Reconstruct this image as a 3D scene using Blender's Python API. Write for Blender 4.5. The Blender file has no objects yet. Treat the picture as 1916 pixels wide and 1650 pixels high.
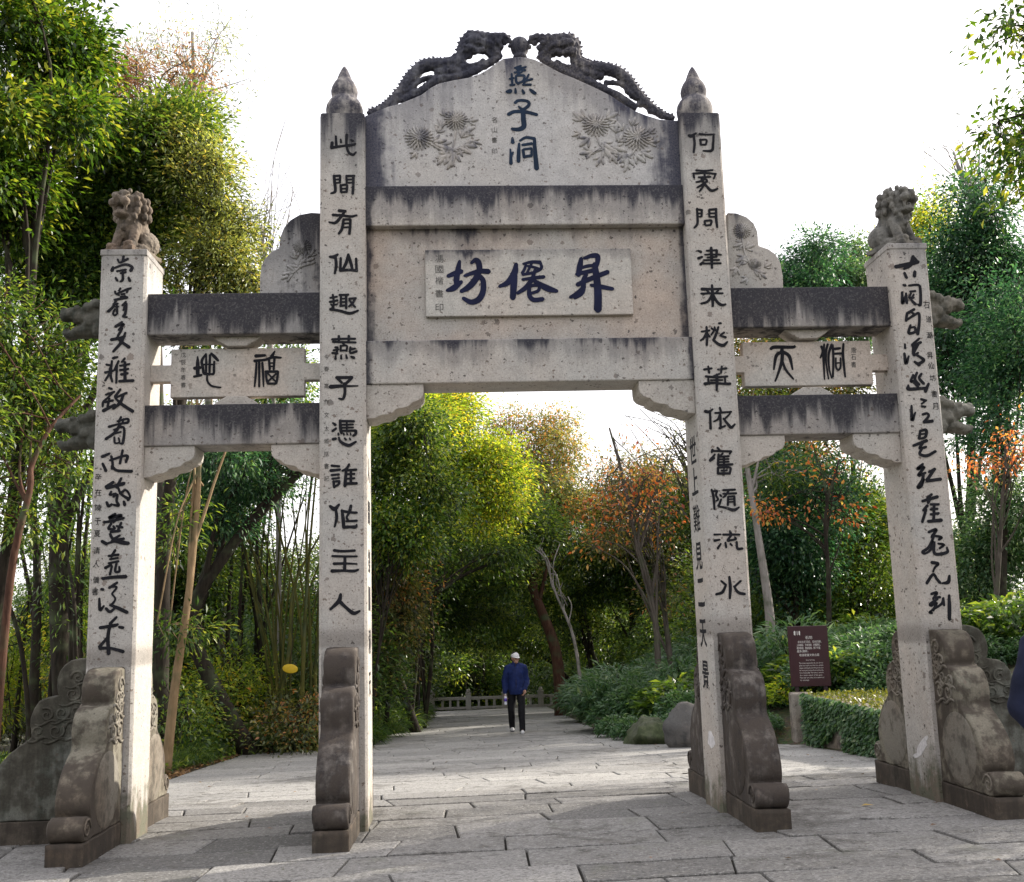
import bpy, bmesh, math, random
import numpy as np
from mathutils import Vector, Matrix, noise as mnoise
SC = bpy.context.scene
COL = SC.collection
R = math.radians
rnd = random.Random(7)

# ------------------------------------------------------------------ camera, sky, sun, exposure
F_PX, W_PX, H_PX = 1996.3, 1916.0, 1650.0
CAM_C = np.array([-0.7054, -8.9486, 1.6])
PITCH, YAW, ROLL = 0.1672, 0.0576, -0.0280
_cp, _sp, _cy, _sy = math.cos(PITCH), math.sin(PITCH), math.cos(YAW), math.sin(YAW)
FW = np.array([_sy*_cp, _cy*_cp, _sp])
_r0 = np.array([_cy, -_sy, 0.0]); _u0 = np.cross(_r0, FW)
RT = math.cos(ROLL)*_r0 + math.sin(ROLL)*_u0
UP = -math.sin(ROLL)*_r0 + math.cos(ROLL)*_u0
cam = bpy.data.cameras.new('camera'); camo = bpy.data.objects.new('camera', cam); COL.objects.link(camo)
cam.sensor_width = 36.0; cam.lens = F_PX/W_PX*36.0; cam.clip_start = .1; cam.clip_end = 2000
camo.matrix_world = Matrix(((RT[0], UP[0], -FW[0], CAM_C[0]), (RT[1], UP[1], -FW[1], CAM_C[1]), (RT[2], UP[2], -FW[2], CAM_C[2]), (0, 0, 0, 1)))
SC.camera = camo

SUN_AZ, SUN_EL = R(27), R(28)          # azimuth measured from +X towards +Y
sdir = Vector((math.cos(SUN_EL)*math.cos(SUN_AZ), math.cos(SUN_EL)*math.sin(SUN_AZ), math.sin(SUN_EL)))
w = bpy.data.worlds.new('World'); SC.world = w; w.use_nodes = True
wn = w.node_tree.nodes; wl = w.node_tree.links
bgn = wn['Background']
sky = wn.new('ShaderNodeTexSky'); sky.sky_type = 'NISHITA'; sky.sun_disc = False
sky.sun_elevation = SUN_EL; sky.sun_rotation = math.pi/2 - SUN_AZ
sky.air_density = 1.0; sky.dust_density = 5.0; sky.ozone_density = 1.0
mixn = wn.new('ShaderNodeMixRGB'); mixn.blend_type = 'MIX'; mixn.inputs[0].default_value = .62
mixn.inputs[2].default_value = (9.6, 9.3, 9.5, 1)      # thin bright cloud over the blue
wl.new(sky.outputs[0], mixn.inputs[1]); wl.new(mixn.outputs[0], bgn.inputs[0]); bgn.inputs[1].default_value = 0.10
sun = bpy.data.lights.new('sun', 'SUN'); suno = bpy.data.objects.new('sun', sun); COL.objects.link(suno)
sun.energy = 3.5; sun.angle = R(.6); sun.color = (1, .93, .82)
suno.rotation_euler = sdir.to_track_quat('Z', 'Y').to_euler(); suno.location = (20, 10, 20)
SC.view_settings.view_transform = 'Standard'; SC.view_settings.look = 'None'; SC.view_settings.gamma = 1
SC.view_settings.exposure = 1.30

# ------------------------------------------------------------------ helpers
def ray(px, py):
    return FW + RT*(px-W_PX/2)/F_PX + UP*(H_PX/2-py)/F_PX
def onY(px, py, Y):
    d = ray(px, py); return CAM_C + d*((Y-CAM_C[1])/d[1])
def smooth(t):
    t = min(1, max(0, t)); return t*t*(3-2*t)
def gz(x, y):                                   # height of the paving
    b = -.017*y if y < 1 else -.017-.055*(y-1)
    return .0104*x + b
def xr_edge(y):
    return 4.4 if y < 7.0 else (4.4-(y-7.0)*1.2 if y < 8.2 else (2.95-(y-8.2)*.21 if y < 12 else 2.15+(y-12)*.035))
def xl_edge(y):
    return -4.5 if y < 11.2 else -2.24+(y-11.2)*.02
def hgt(x, y):                                  # height of the soil
    z = gz(min(max(x, -12), 12), min(max(y, -12), 45))
    if y > 2:
        d = x-xr_edge(y)
        if d > 0: z += (.75*smooth(d/5)+.085*min(d, 25)+.18*smooth(d/.5))*smooth((y-2)/3)
        d = xl_edge(y)-x
        if d > 0: z += .15*smooth(d/1.5)*smooth((y-2)/3) - .02*min(d, 20)
    return z + .05*mnoise.noise(Vector((x*.4, y*.4, 0)))

class MB:
    def __init__(s): s.v = []; s.f = []
    def add(s, vs, fs):
        o = len(s.v); s.v += [tuple(float(c) for c in q) for q in vs]; s.f += [tuple(i+o for i in f) for f in fs]; return s
    def box(s, x0, x1, y0, y1, z0, z1):
        return s.add([(x0,y0,z0),(x1,y0,z0),(x1,y1,z0),(x0,y1,z0),(x0,y0,z1),(x1,y0,z1),(x1,y1,z1),(x0,y1,z1)],
                     [(0,3,2,1),(4,5,6,7),(0,1,5,4),(1,2,6,5),(2,3,7,6),(3,0,4,7)])
    def prism(s, poly, axis, a, b):             # poly: 2-D outline; axis 'y': (x,z) swept y a..b; 'x': (y,z) swept x a..b; 'z': (x,y)
        n = len(poly)
        def p(q, t): return (q[0], t, q[1]) if axis == 'y' else ((t, q[0], q[1]) if axis == 'x' else (q[0], q[1], t))
        vs = [p(q, a) for q in poly]+[p(q, b) for q in poly]
        fs = [tuple(range(n)), tuple(range(2*n-1, n-1, -1))]+[(i, n+i, n+(i+1) % n, (i+1) % n) for i in range(n)]
        return s.add(vs, fs)
    def tube(s, pts, rads, n=8, cap=True):
        pts = [Vector(p) for p in pts]; o = len(s.v); m = len(pts); ref = None
        for i, p in enumerate(pts):
            t = (pts[min(i+1, m-1)]-pts[max(i-1, 0)])
            t = t.normalized() if t.length > 1e-9 else Vector((0, 0, 1))
            if ref is None: ref = Vector((1, 0, 0)) if abs(t.x) < .8 else Vector((0, 1, 0))
            a = (ref-t*ref.dot(t)).normalized(); b = t.cross(a); ref = a
            r = rads[i] if hasattr(rads, '__len__') else rads
            for k in range(n):
                g = 2*math.pi*k/n; q = p+(a*math.cos(g)+b*math.sin(g))*r; s.v.append((q.x, q.y, q.z))
        for i in range(m-1):
            for k in range(n):
                s.f.append((o+i*n+k, o+i*n+(k+1) % n, o+(i+1)*n+(k+1) % n, o+(i+1)*n+k))
        if cap: s.f.append(tuple(o+k for k in range(n-1, -1, -1))); s.f.append(tuple(o+(m-1)*n+k for k in range(n)))
        return s
    def ell(s, c, r, n=12, m=8, rot=None):
        if not hasattr(r, '__len__'): r = (r, r, r)
        vs = []; fs = []
        for i in range(m+1):
            th = math.pi*i/m
            for k in range(n):
                ph = 2*math.pi*k/n
                q = Vector((r[0]*math.sin(th)*math.cos(ph), r[1]*math.sin(th)*math.sin(ph), r[2]*math.cos(th)))
                if rot: q = rot @ q
                vs.append((c[0]+q.x, c[1]+q.y, c[2]+q.z))
        for i in range(m):
            for k in range(n): fs.append((i*n+k, (i+1)*n+k, (i+1)*n+(k+1) % n, i*n+(k+1) % n))
        return s.add(vs, fs)
    def cap(s, a, b, ra, rb, n=12):             # tapered capsule
        a = Vector(a); b = Vector(b); d = (b-a); L = d.length; d.normalize()
        P = []; Q = []
        for k in range(4): t = math.pi/2*(k/4); P.append(a-d*ra*math.cos(t)); Q.append(max(ra*math.sin(t), 1e-4))
        P.append(a); Q.append(ra); P.append(b); Q.append(rb)
        for k in range(1, 5): t = math.pi/2*(k/4); P.append(b+d*rb*math.sin(t)); Q.append(max(rb*math.cos(t), 1e-4))
        return s.tube(P, Q, n)
    def lathe(s, c, prof, n=24):
        o = len(s.v)
        for r, z in prof:
            for k in range(n): g = 2*math.pi*k/n; s.v.append((c[0]+r*math.cos(g), c[1]+r*math.sin(g), c[2]+z))
        for i in range(len(prof)-1):
            for k in range(n): s.f.append((o+i*n+k, o+i*n+(k+1) % n, o+(i+1)*n+(k+1) % n, o+(i+1)*n+k))
        s.f.append(tuple(o+k for k in range(n-1, -1, -1))); s.f.append(tuple(o+(len(prof)-1)*n+k for k in range(n)))
        return s
    def mesh(s, name):
        me = bpy.data.meshes.new(name); me.from_pydata(s.v, [], s.f); me.update(); return me
    def build(s, name, mat, parent=None, bevel=0, smooth_=False, seg=2):
        return link(name, s.mesh(name), mat, parent, bevel, smooth_, seg)

def link(name, me, mat, parent=None, bevel=0, smooth_=False, seg=2):
    o = bpy.data.objects.new(name, me); COL.objects.link(o)
    if mat: me.materials.clear(); me.materials.append(mat)
    if parent: o.parent = parent
    if smooth_: me.polygons.foreach_set('use_smooth', [True]*len(me.polygons))
    if bevel:
        b = o.modifiers.new('bevel', 'BEVEL'); b.width = bevel; b.segments = seg; b.limit_method = 'ANGLE'; b.angle_limit = R(40)
    return o
def thing(name, label, cat, loc=(0, 0, 0), rz=0, group=None):
    o = bpy.data.objects.new(name, None); COL.objects.link(o); o.location = loc; o.rotation_euler = (0, 0, rz)
    o.empty_display_size = .3; o['label'] = label; o['category'] = cat
    if group: o['group'] = group
    return o
def tag(o, label, cat, group=None):
    o['label'] = label; o['category'] = cat
    if group: o['group'] = group
    return o
def dup(root, loc, rz=0, sc=1, label=None, group=None):
    r = root.copy(); COL.objects.link(r); r.location = loc; r.rotation_euler = (0, 0, rz); r.scale = (sc, sc, sc) if not hasattr(sc, '__len__') else sc
    if label: r['label'] = label
    if group: r['group'] = group
    for ch in list(root.children):
        c = ch.copy(); COL.objects.link(c); c.parent = r
        for g in ch.children:
            d = g.copy(); COL.objects.link(d); d.parent = c
    return r
def sculpt(mb, voxel, iters=6, noise_amp=0, noise_sc=20, seed=0, fac=.5):
    """union of the shapes in mb as one continuous carved surface"""
    me = mb.mesh('tmp'); o = bpy.data.objects.new('tmp', me); COL.objects.link(o)
    m = o.modifiers.new('r', 'REMESH'); m.mode = 'VOXEL'; m.voxel_size = voxel
    if iters:
        s = o.modifiers.new('s', 'SMOOTH'); s.iterations = iters; s.factor = fac
    dg = bpy.context.evaluated_depsgraph_get()
    out = bpy.data.meshes.new_from_object(o.evaluated_get(dg))
    bpy.data.objects.remove(o); bpy.data.meshes.remove(me)
    if noise_amp:
        nv = len(out.vertices); co = np.empty(nv*3, np.float32); nr = np.empty(nv*3, np.float32)
        out.vertices.foreach_get('co', co); out.vertices.foreach_get('normal', nr); co = co.reshape(-1, 3); nr = nr.reshape(-1, 3)
        k = np.array([mnoise.noise(Vector((q[0]+seed, q[1], q[2])))+.5*mnoise.noise(Vector(q)*2.3) for q in (co*noise_sc).tolist()], np.float32)
        out.vertices.foreach_set('co', (co+nr*(noise_amp*k)[:, None]).ravel())
    out.polygons.foreach_set('use_smooth', [True]*len(out.polygons))
    return out

# ------------------------------------------------------------------ materials
def mat(name):
    m = bpy.data.materials.new(name); m.use_nodes = True
    return m, m.node_tree.nodes, m.node_tree.links, m.node_tree.nodes['Principled BSDF']
class NT:
    """tiny node writer"""
    def __init__(s, nt): s.n = nt.nodes; s.l = nt.links
    def _in(s, node, i, v):
        if v is None: return
        if hasattr(v, 'is_linked') or hasattr(v, 'links'): s.l.new(v, node.inputs[i])
        else: node.inputs[i].default_value = v
    def math(s, op, a, b=None, c=None, clamp=False):
        k = s.n.new('ShaderNodeMath'); k.operation = op; k.use_clamp = clamp
        s._in(k, 0, a); s._in(k, 1, b); s._in(k, 2, c); return k.outputs[0]
    def ramp(s, f, *stops, interp='LINEAR'):
        k = s.n.new('ShaderNodeValToRGB'); k.color_ramp.interpolation = interp; e = k.color_ramp.elements
        while len(e) < len(stops): e.new(.5)
        for q, (p, c) in zip(e, stops):
            q.position = p; q.color = (c, c, c, 1) if not hasattr(c, '__len__') else (*c, 1)
        s.l.new(f, k.inputs[0]); return k.outputs[0]
    def smooth(s, x, a, b):
        k = s.n.new('ShaderNodeMapRange'); k.interpolation_type = 'SMOOTHSTEP'; s._in(k, 0, x); s._in(k, 1, a); s._in(k, 2, b); return k.outputs[0]
    def mix(s, f, a, b, mode='MIX'):
        k = s.n.new('ShaderNodeMixRGB'); k.blend_type = mode; s._in(k, 0, f)
        s._in(k, 1, (*a, 1) if isinstance(a, tuple) and len(a) == 3 else a); s._in(k, 2, (*b, 1) if isinstance(b, tuple) and len(b) == 3 else b); return k.outputs[0]
    def noise(s, vec, scale, detail=3, rough=.5, out=0):
        k = s.n.new('ShaderNodeTexNoise'); s.l.new(vec, k.inputs['Vector']); k.inputs['Scale'].default_value = scale
        k.inputs['Detail'].default_value = detail; k.inputs['Roughness'].default_value = rough; return k.outputs[out]
    def voro(s, vec, scale, rand=1, out='Distance', feat='F1'):
        k = s.n.new('ShaderNodeTexVoronoi'); k.feature = feat; s.l.new(vec, k.inputs['Vector']); k.inputs['Scale'].default_value = scale
        k.inputs['Randomness'].default_value = rand; return k.outputs[out]
    def mapping(s, vec, sc=(1, 1, 1), loc=(0, 0, 0)):
        k = s.n.new('ShaderNodeMapping'); s.l.new(vec, k.inputs[0]); k.inputs['Scale'].default_value = sc; k.inputs['Location'].default_value = loc; return k.outputs[0]
    def coord(s, which='Object'):
        return s.n.new('ShaderNodeTexCoord').outputs[which]
    def sep(s, vec):
        k = s.n.new('ShaderNodeSeparateXYZ'); s.l.new(vec, k.inputs[0]); return k.outputs
    def bump(s, h, strength, dist, prev=None):
        k = s.n.new('ShaderNodeBump'); k.inputs['Strength'].default_value = strength; k.inputs['Distance'].default_value = dist
        s.l.new(h, k.inputs['Height'])
        if prev: s.l.new(prev, k.inputs['Normal'])
        return k.outputs[0]
    def attr(s, name, out='Fac'):
        k = s.n.new('ShaderNodeAttribute'); k.attribute_name = name; return k.outputs[out]

_stone_cache = {}
def stone(name='stone', top=None, tl=.5, ts=.6, bot=None, bl=.5, bs=.5, base=(.41, .392, .365), warm=(.44, .395, .35), speck=1.0, allover=0.0, brown=0.0, tint=(.020, .021, .034), side=None, band=None):
    """grey tuff with dark pits; a black mould that runs down from `top` over about `tl` metres, brown damp rising from `bot`"""
    m, n, l, b = mat(name); T = NT(m.node_tree)
    P = T.coord('Object'); x, y, z = T.sep(P)
    big = T.noise(P, 1.3, 4); mid = T.noise(P, 9, 4, .6); fine = T.noise(P, 70, 4, .65); grain = T.noise(P, 240, 2)
    col = T.mix(T.smooth(big, .35, .68), base, warm)
    col = T.mix(.5, col, T.ramp(fine, (.25, .25), (.5, .5), (.75, .78)), 'OVERLAY')
    col = T.mix(.32, col, T.ramp(mid, (.25, .3), (.5, .5), (.75, .7)), 'OVERLAY')
    # pits, their outlines broken up
    wn_ = n.new('ShaderNodeTexNoise'); l.new(P, wn_.inputs['Vector']); wn_.inputs['Scale'].default_value = 48; wn_.inputs['Detail'].default_value = 3
    va = n.new('ShaderNodeVectorMath'); va.operation = 'SUBTRACT'; l.new(wn_.outputs['Color'], va.inputs[0]); va.inputs[1].default_value = (.5, .5, .5)
    vb = n.new('ShaderNodeVectorMath'); vb.operation = 'MULTIPLY_ADD'; l.new(va.outputs[0], vb.inputs[0]); vb.inputs[1].default_value = (.045, .045, .045); l.new(P, vb.inputs[2])
    P0 = P; P = vb.outputs[0]; Pw = T.mapping(P, (1, 1, 1.25))
    d1 = T.voro(Pw, 26); c1 = T.sep(T.voro(Pw, 26, out='Color'))[0]
    pit = T.math('MULTIPLY', T.math('LESS_THAN', d1, T.math('MULTIPLY', T.math('POWER', c1, 4.0), .40)), 1)
    d2 = T.voro(P, 75); c2 = T.sep(T.voro(P, 75, out='Color'))[1]
    pit2 = T.math('LESS_THAN', d2, T.math('MULTIPLY', T.math('POWER', c2, 3.0), .42))
    d3 = T.voro(P, 9.5); c3 = T.sep(T.voro(P, 9.5, out='Color'))[2]
    pit3 = T.math('LESS_THAN', T.math('ADD', d3, T.math('MULTIPLY', fine, .1)), T.math('MULTIPLY', T.math('POWER', c3, 7.0), .34))
    pits = T.math('MAXIMUM', T.math('MAXIMUM', pit, T.math('MULTIPLY', pit2, .75)), T.math('MULTIPLY', pit3, .8))
    pv = T.mix(T.smooth(T.noise(P0, 6, 2), .4, .6), (.05, .044, .042), (.17, .13, .105)); col = T.mix(T.math('MULTIPLY', pits, .82*speck, clamp=True), col, pv)
    P = P0
    # mould streaks
    Ps = T.mapping(P, (5.5, 5.5, .55)); st = T.noise(Ps, 1.5, 5, .62)
    Pt = T.mapping(P, (19, 19, 1.1)); st2 = T.noise(Pt, 1.2, 4, .6)
    streak = T.math('ADD', T.math('MULTIPLY', st, .68), T.math('MULTIPLY', st2, .32))
    fac = None
    if top is not None:
        if callable(top): top = top(T, x)
        depth = T.math('DIVIDE', T.math('SUBTRACT', top, z), tl)                # 0 at the top edge, 1 at the foot of the run
        patch = T.noise(T.mapping(P, (1, 1, .25), (3.1, 0, 1.7)), 2.3, 2, .5)
        run = T.math('MULTIPLY', T.math('SUBTRACT', patch, .5), .95)
        edge = T.math('SUBTRACT', T.math('ADD', T.math('ADD', streak, run), ts*.62), T.math('MULTIPLY', T.math('MAXIMUM', depth, 0.0), .62))
        fac = T.math('MAXIMUM', T.smooth(edge, .56, .88), T.math('MULTIPLY', T.smooth(edge, .36, .66), .40))
        fac = T.math('MULTIPLY', fac, T.ramp(fine, (.25, .70), (.5, 1.0)))
    if side is not None:                               # the same mould creeping in from both ends, side = (x0, x1, reach)
        dx = T.math('DIVIDE', T.math('MINIMUM', T.math('SUBTRACT', x, side[0]), T.math('SUBTRACT', side[1], x)), side[2])
        e3 = T.math('SUBTRACT', T.math('ADD', T.math('ADD', T.math('MULTIPLY', mid, .35), T.math('MULTIPLY', st, .5)), .50), T.math('MULTIPLY', dx, .62))
        f3 = T.math('MULTIPLY', T.smooth(e3, .62, .84), T.ramp(fine, (.2, .7), (.6, 1.0))); fac = f3 if fac is None else T.math('MAXIMUM', fac, f3)
    if allover:
        cc = .66-.27*allover
        a = T.smooth(T.math('ADD', T.math('ADD', T.math('MULTIPLY', streak, .42), T.math('MULTIPLY', mid, .40)), T.math('MULTIPLY', big, .23)), cc-.08, cc+.08)
        a = T.math('MULTIPLY', a, T.ramp(fine, (.25, .62), (.55, 1.0)))
        fac = a if fac is None else T.math('MAXIMUM', fac, a)
    if band is not None:                               # dirt held where another stone butts against this one
        db = T.math('DIVIDE', T.math('SUBTRACT', z, band[0]), band[1])
        fb_ = T.math('MULTIPLY', T.smooth(T.math('SUBTRACT', T.math('ADD', 1.25, T.math('MULTIPLY', mid, .5)), db), .45, 1.25), T.smooth(T.math('SUBTRACT', z, band[2]), 0.0, .05))
        col = T.mix(T.math('MULTIPLY', fb_, .42), col, (.07, .055, .045))
    if fac is not None: col = T.mix(T.math('MULTIPLY', fac, .95), col, tint)
    if brown:
        fb = T.math('MULTIPLY', T.smooth(T.math('ADD', mid, T.math('MULTIPLY', big, .7)), .74, .95), brown)
        col = T.mix(fb, col, (.066, .053, .043))
    if bot is not None:
        dep = T.math('DIVIDE', T.math('SUBTRACT', z, bot), bl)
        e = T.math('SUBTRACT', T.math('ADD', T.math('ADD', T.math('MULTIPLY', st, .55), T.math('MULTIPLY', mid, .4)), bs*.62), T.math('MULTIPLY', dep, .62))
        f2 = T.smooth(e, .54, .76)
        dirt = T.mix(T.smooth(mid, .4, .62), (.115, .088, .058), (.075, .080, .045))
        col = T.mix(T.math('MULTIPLY', f2, .85), col, dirt)
    l.new(col, b.inputs['Base Color']); b.inputs['Roughness'].default_value = .88; b.inputs['Specular IOR Level'].default_value = .25
    h = T.math('SUBTRACT', T.math('ADD', T.math('MULTIPLY', fine, .5), T.math('MULTIPLY', grain, .3)), T.math('MULTIPLY', pits, 1.2))
    l.new(T.bump(h, .55, .006, T.bump(mid, .35, .012)), b.inputs['Normal'])
    return m

def plain(name, col, rough=.7, spec=.3, var=.25, sc=20, bump=0):
    m, n, l, b = mat(name); T = NT(m.node_tree); P = T.coord('Object'); f = T.noise(P, sc, 4)
    c = T.mix(T.ramp(f, (.3, 0.0), (.7, 1.0)), tuple(q*(1-var) for q in col), tuple(min(1, q*(1+var)) for q in col))
    l.new(c, b.inputs['Base Color']); b.inputs['Roughness'].default_value = rough; b.inputs['Specular IOR Level'].default_value = spec
    if bump: l.new(T.bump(f, .6, bump), b.inputs['Normal'])
    return m
def leafmat(name, stops, trans=.45, tcol=1.5, rough=.42, spec=.45, tt=(1.25, 1.1, .45)):
    m, n, l, b = mat(name); T = NT(m.node_tree)
    v = T.attr('v'); c = T.ramp(v, *stops)
    l.new(c, b.inputs['Base Color']); b.inputs['Roughness'].default_value = rough; b.inputs['Specular IOR Level'].default_value = spec
    tr = n.new('ShaderNodeBsdfTranslucent'); l.new(T.mix(1.0, c, tuple(q*tcol for q in tt), 'MULTIPLY'), tr.inputs[0])
    mx = n.new('ShaderNodeMixShader'); mx.inputs[0].default_value = trans
    l.new(b.outputs[0], mx.inputs[1]); l.new(tr.outputs[0], mx.inputs[2]); l.new(mx.outputs[0], n['Material Output'].inputs[0])
    return m
def barkmat(name, c0, c1, sc=6):
    m, n, l, b = mat(name); T = NT(m.node_tree); P = T.coord('Object')
    f = T.noise(T.mapping(P, (3, 3, .6)), sc, 5, .65); g = T.noise(P, 2.5, 3)
    c = T.mix(T.ramp(f, (.3, 0.0), (.7, 1.0)), c0, c1); c = T.mix(T.smooth(g, .5, .75), c, (.07, .085, .045))
    l.new(c, b.inputs['Base Color']); b.inputs['Roughness'].default_value = .9; b.inputs['Specular IOR Level'].default_value = .2
    l.new(T.bump(f, .7, .02), b.inputs['Normal']); return m
def paintmat(name, col, wear=.30):
    m, n, l, b = mat(name); T = NT(m.node_tree); P = T.coord('Object'); f = T.noise(P, 55, 5, .7); g = T.noise(P, 5, 3)
    chip = T.smooth(T.math('ADD', T.math('MULTIPLY', f, .75), T.math('MULTIPLY', g, .25)), .70-.32*wear, .80-.32*wear)
    c = T.mix(T.smooth(g, .35, .7), col, tuple(q*1.5 for q in col)); c = T.mix(T.math('MULTIPLY', chip, .85), c, (.20, .19, .18))
    l.new(c, b.inputs['Base Color']); b.inputs['Roughness'].default_value = .8; b.inputs['Specular IOR Level'].default_value = .2
    l.new(T.bump(f, .5, .004), b.inputs['Normal']); return m
M_paint = paintmat('black_paint', (.009, .009, .012))
M_navy = paintmat('navy_paint', (.008, .010, .032), .2)
M_teal = paintmat('blue_black_paint', (.010, .020, .040), .32)
M_faint = plain('faded_paint', (.10, .095, .09), .7, .3, .3, 40)
# ------------------------------------------------------------------ lettering
def _glyph_raw(ch, bold):
    c = bpy.data.curves.new('g', 'FONT'); c.body = ch; c.offset = bold; c.extrude = .5; c.resolution_u = 3
    o = bpy.data.objects.new('g', c); COL.objects.link(o)
    dg = bpy.context.evaluated_depsgraph_get(); me = bpy.data.meshes.new_from_object(o.evaluated_get(dg))
    area = sum(p.area for p in me.polygons if p.normal.z > .9)
    bpy.data.objects.remove(o); bpy.data.curves.remove(c)
    return me, area
def glyph_mesh(ch, bold=0.012, seed=0, wob=.02, curl=0.0):
    """one brushed character, unit box centred at 0, as (verts, faces): x right, y up, z 0..1 = back..front"""
    if ch in '舊難': bold = 0
    me0, a0 = _glyph_raw(ch, 0); me = me0
    for bb in (bold, bold*.7, bold*.4):                # a bolder weight, unless its outline closes up on itself
        if bb <= 0: break
        m2, a2 = _glyph_raw(ch, bb)
        if a2 > a0*(1+bb*9): me = m2; break
    bm = bmesh.new(); bm.from_mesh(me)
    for it in range(2):
        es = [e for e in bm.edges if e.calc_length() > .16 and abs(e.verts[0].co.z-e.verts[1].co.z) < .1]
        if es: bmesh.ops.subdivide_edges(bm, edges=es, cuts=1)
    vs = [v.co.copy() for v in bm.verts]; bm.verts.index_update()
    fs = [tuple(v.index for v in f.verts) for f in bm.faces]
    bm.free()
    x0 = min(v.x for v in vs); x1 = max(v.x for v in vs); y0 = min(v.y for v in vs); y1 = max(v.y for v in vs)
    out = []
    for v in vs:
        x = (v.x-(x0+x1)/2)/(x1-x0); y = (v.y-(y0+y1)/2)/(y1-y0)
        q = Vector((x*3.2+seed*7.3, y*3.2, seed*1.7)); d = mnoise.noise_vector(q)*wob + mnoise.noise_vector(q*3)*wob*.5
        y += curl*(x*x-.1); out.append((x+d.x, y+d.y, .5+max(-.5, min(.5, v.z))))
    return out, fs
def letters(name, items, Y, material, parent, face='front', th=.004):
    """items: (char, px, py, w_px, h_px, options) centred on photo pixels, laid on the plane y=Y; every character a part"""
    for i, it in enumerate(items):
        mb = MB(); ch, px, py, wp, hp = it[:5]; o = it[5] if len(it) > 5 else {}
        c = onY(px, py, Y); m = np.linalg.norm(onY(px+50, py, Y)-c)/50
        vs, fs = glyph_mesh(ch, o.get('bold', .012), i+len(name), o.get('wob', .03), o.get('curl', .06))
        sh = o.get('slant', 0)
        mb.add([(c[0]+(x+sh*y)*wp*m, Y+.0015-th*z, c[2]+(y-o.get('tilt', 0)*x)*hp*m) for x, y, z in vs], fs)
        mb.build(name, material, parent)
def catmull(P, k=7):
    P = [np.array(p, float) for p in P]; Q = [2*P[0]-P[1]]+P+[2*P[-1]-P[-2]]; out = []
    for i in range(1, len(Q)-2):
        a, b, c, d = Q[i-1:i+3]
        for t in np.linspace(0, 1, k, endpoint=False):
            out.append(.5*((2*b)+(-a+c)*t+(2*a-5*b+4*c-d)*t*t+(-a+3*b-3*c+d)*t**3))
    out.append(P[-1]); return out
def brush(mb, strokes, Y, conv, th=.004):
    """strokes of (x, y, width) in source pixels through conv -> photo pixels, as flat raised ribbons on the plane y=Y"""
    for si, st in enumerate(strokes):
        if len(st) == 1: st = [st[0], (st[0][0]+2, st[0][1]+2, st[0][2])]
        pts = []
        for x, y, wd in catmull(st):
            a = onY(*conv(x, y), Y); b = onY(*conv(x+10, y), Y); m = np.linalg.norm(b-a)/10
            pts.append((a[0], a[2], max(wd, 1)*1.22*m/2))
        n = len(pts); T = []
        for i in range(n):
            d = np.array(pts[min(i+1, n-1)][:2])-np.array(pts[max(i-1, 0)][:2]); T.append(d/(np.linalg.norm(d)+1e-9))
        cap0 = []; cap1 = []
        p, t = pts[0], T[0]; p1, t1 = pts[-1], T[-1]
        outl = []
        L = [(p_[0]-t_[1]*p_[2], p_[1]+t_[0]*p_[2]) for p_, t_ in zip(pts, T)]
        Rr = [(p_[0]+t_[1]*p_[2], p_[1]-t_[0]*p_[2]) for p_, t_ in zip(pts, T)]
        def capr(p_, ang0):
            return [(p_[0]+p_[2]*.85*math.cos(ang0-k*math.pi/5), p_[1]+p_[2]*.85*math.sin(ang0-k*math.pi/5)) for k in range(1, 5)]
        yf = Y-th-.00025*si
        o = len(mb.v)
        mb.v += [(float(q[0]), yf, float(q[1])) for q in L]+[(float(q[0]), yf, float(q[1])) for q in Rr]
        mb.v += [(float(q[0]), Y+.0015, float(q[1])) for q in L]+[(float(q[0]), Y+.0015, float(q[1])) for q in Rr]
        for i in range(n-1):
            mb.f.append((o+i, o+n+i, o+n+i+1, o+i+1)); mb.f.append((o+i, o+i+1, o+2*n+i+1, o+2*n+i)); mb.f.append((o+n+i+1, o+n+i, o+3*n+i, o+3*n+i+1))
        for p_, ang, iL, iR in ((pts[0], math.atan2(T[0][1], T[0][0])-math.pi/2, 0, n), (pts[-1], math.atan2(T[-1][1], T[-1][0])+math.pi/2, n-1, 2*n-1)):
            c = capr(p_, ang); k = len(mb.v); mb.v += [(float(q[0]), yf, float(q[1])) for q in c]
            if iL == 0: mb.f.append((o+n,)+tuple(k+j for j in range(4))+(o,))
            else: mb.f.append((o+n-1,)+tuple(k+j for j in range(4))+(o+2*n-1,))
    return mb

# ------------------------------------------------------------------ the gateway
G = dict(OL=(-3.6825, -3.2966), IL=(-1.8167, -1.4264), IR=(1.4264, 1.7849), OR=(3.2336, 3.5884))
TD = .544; ZI, ZO = 6.105, 4.848
gate = thing('memorial_gateway', 'weathered grey stone memorial archway with inscribed pillars and a dragon gable', 'archway', (0, 0, 0))
Z0 = {k: gz((a+b)/2, 0) for k, (a, b) in G.items()}
def oct_profile(x0, x1, y0, y1, c):
    return [(x0+c, y0), (x1-c, y0), (x1-c*.35, y0+c*.35), (x1-c*.35+.004, y0+c*.35), (x1, y0+c), (x1, y1-c), (x1-c, y1), (x0+c, y1), (x0, y1-c), (x0, y0+c), (x0+c*.35-.004, y0+c*.35), (x0+c*.35, y0+c*.35)]
M_in = stone('pillar_stone_inner', ZI, .70, .50, -.05, .9, .55, band=(1.47, .15, 1.40))
M_out = stone('pillar_stone_outer', ZO, .5, .25, -.05, 1.0, .62, band=(1.38, .14, 1.30))
pil = {}
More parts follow.
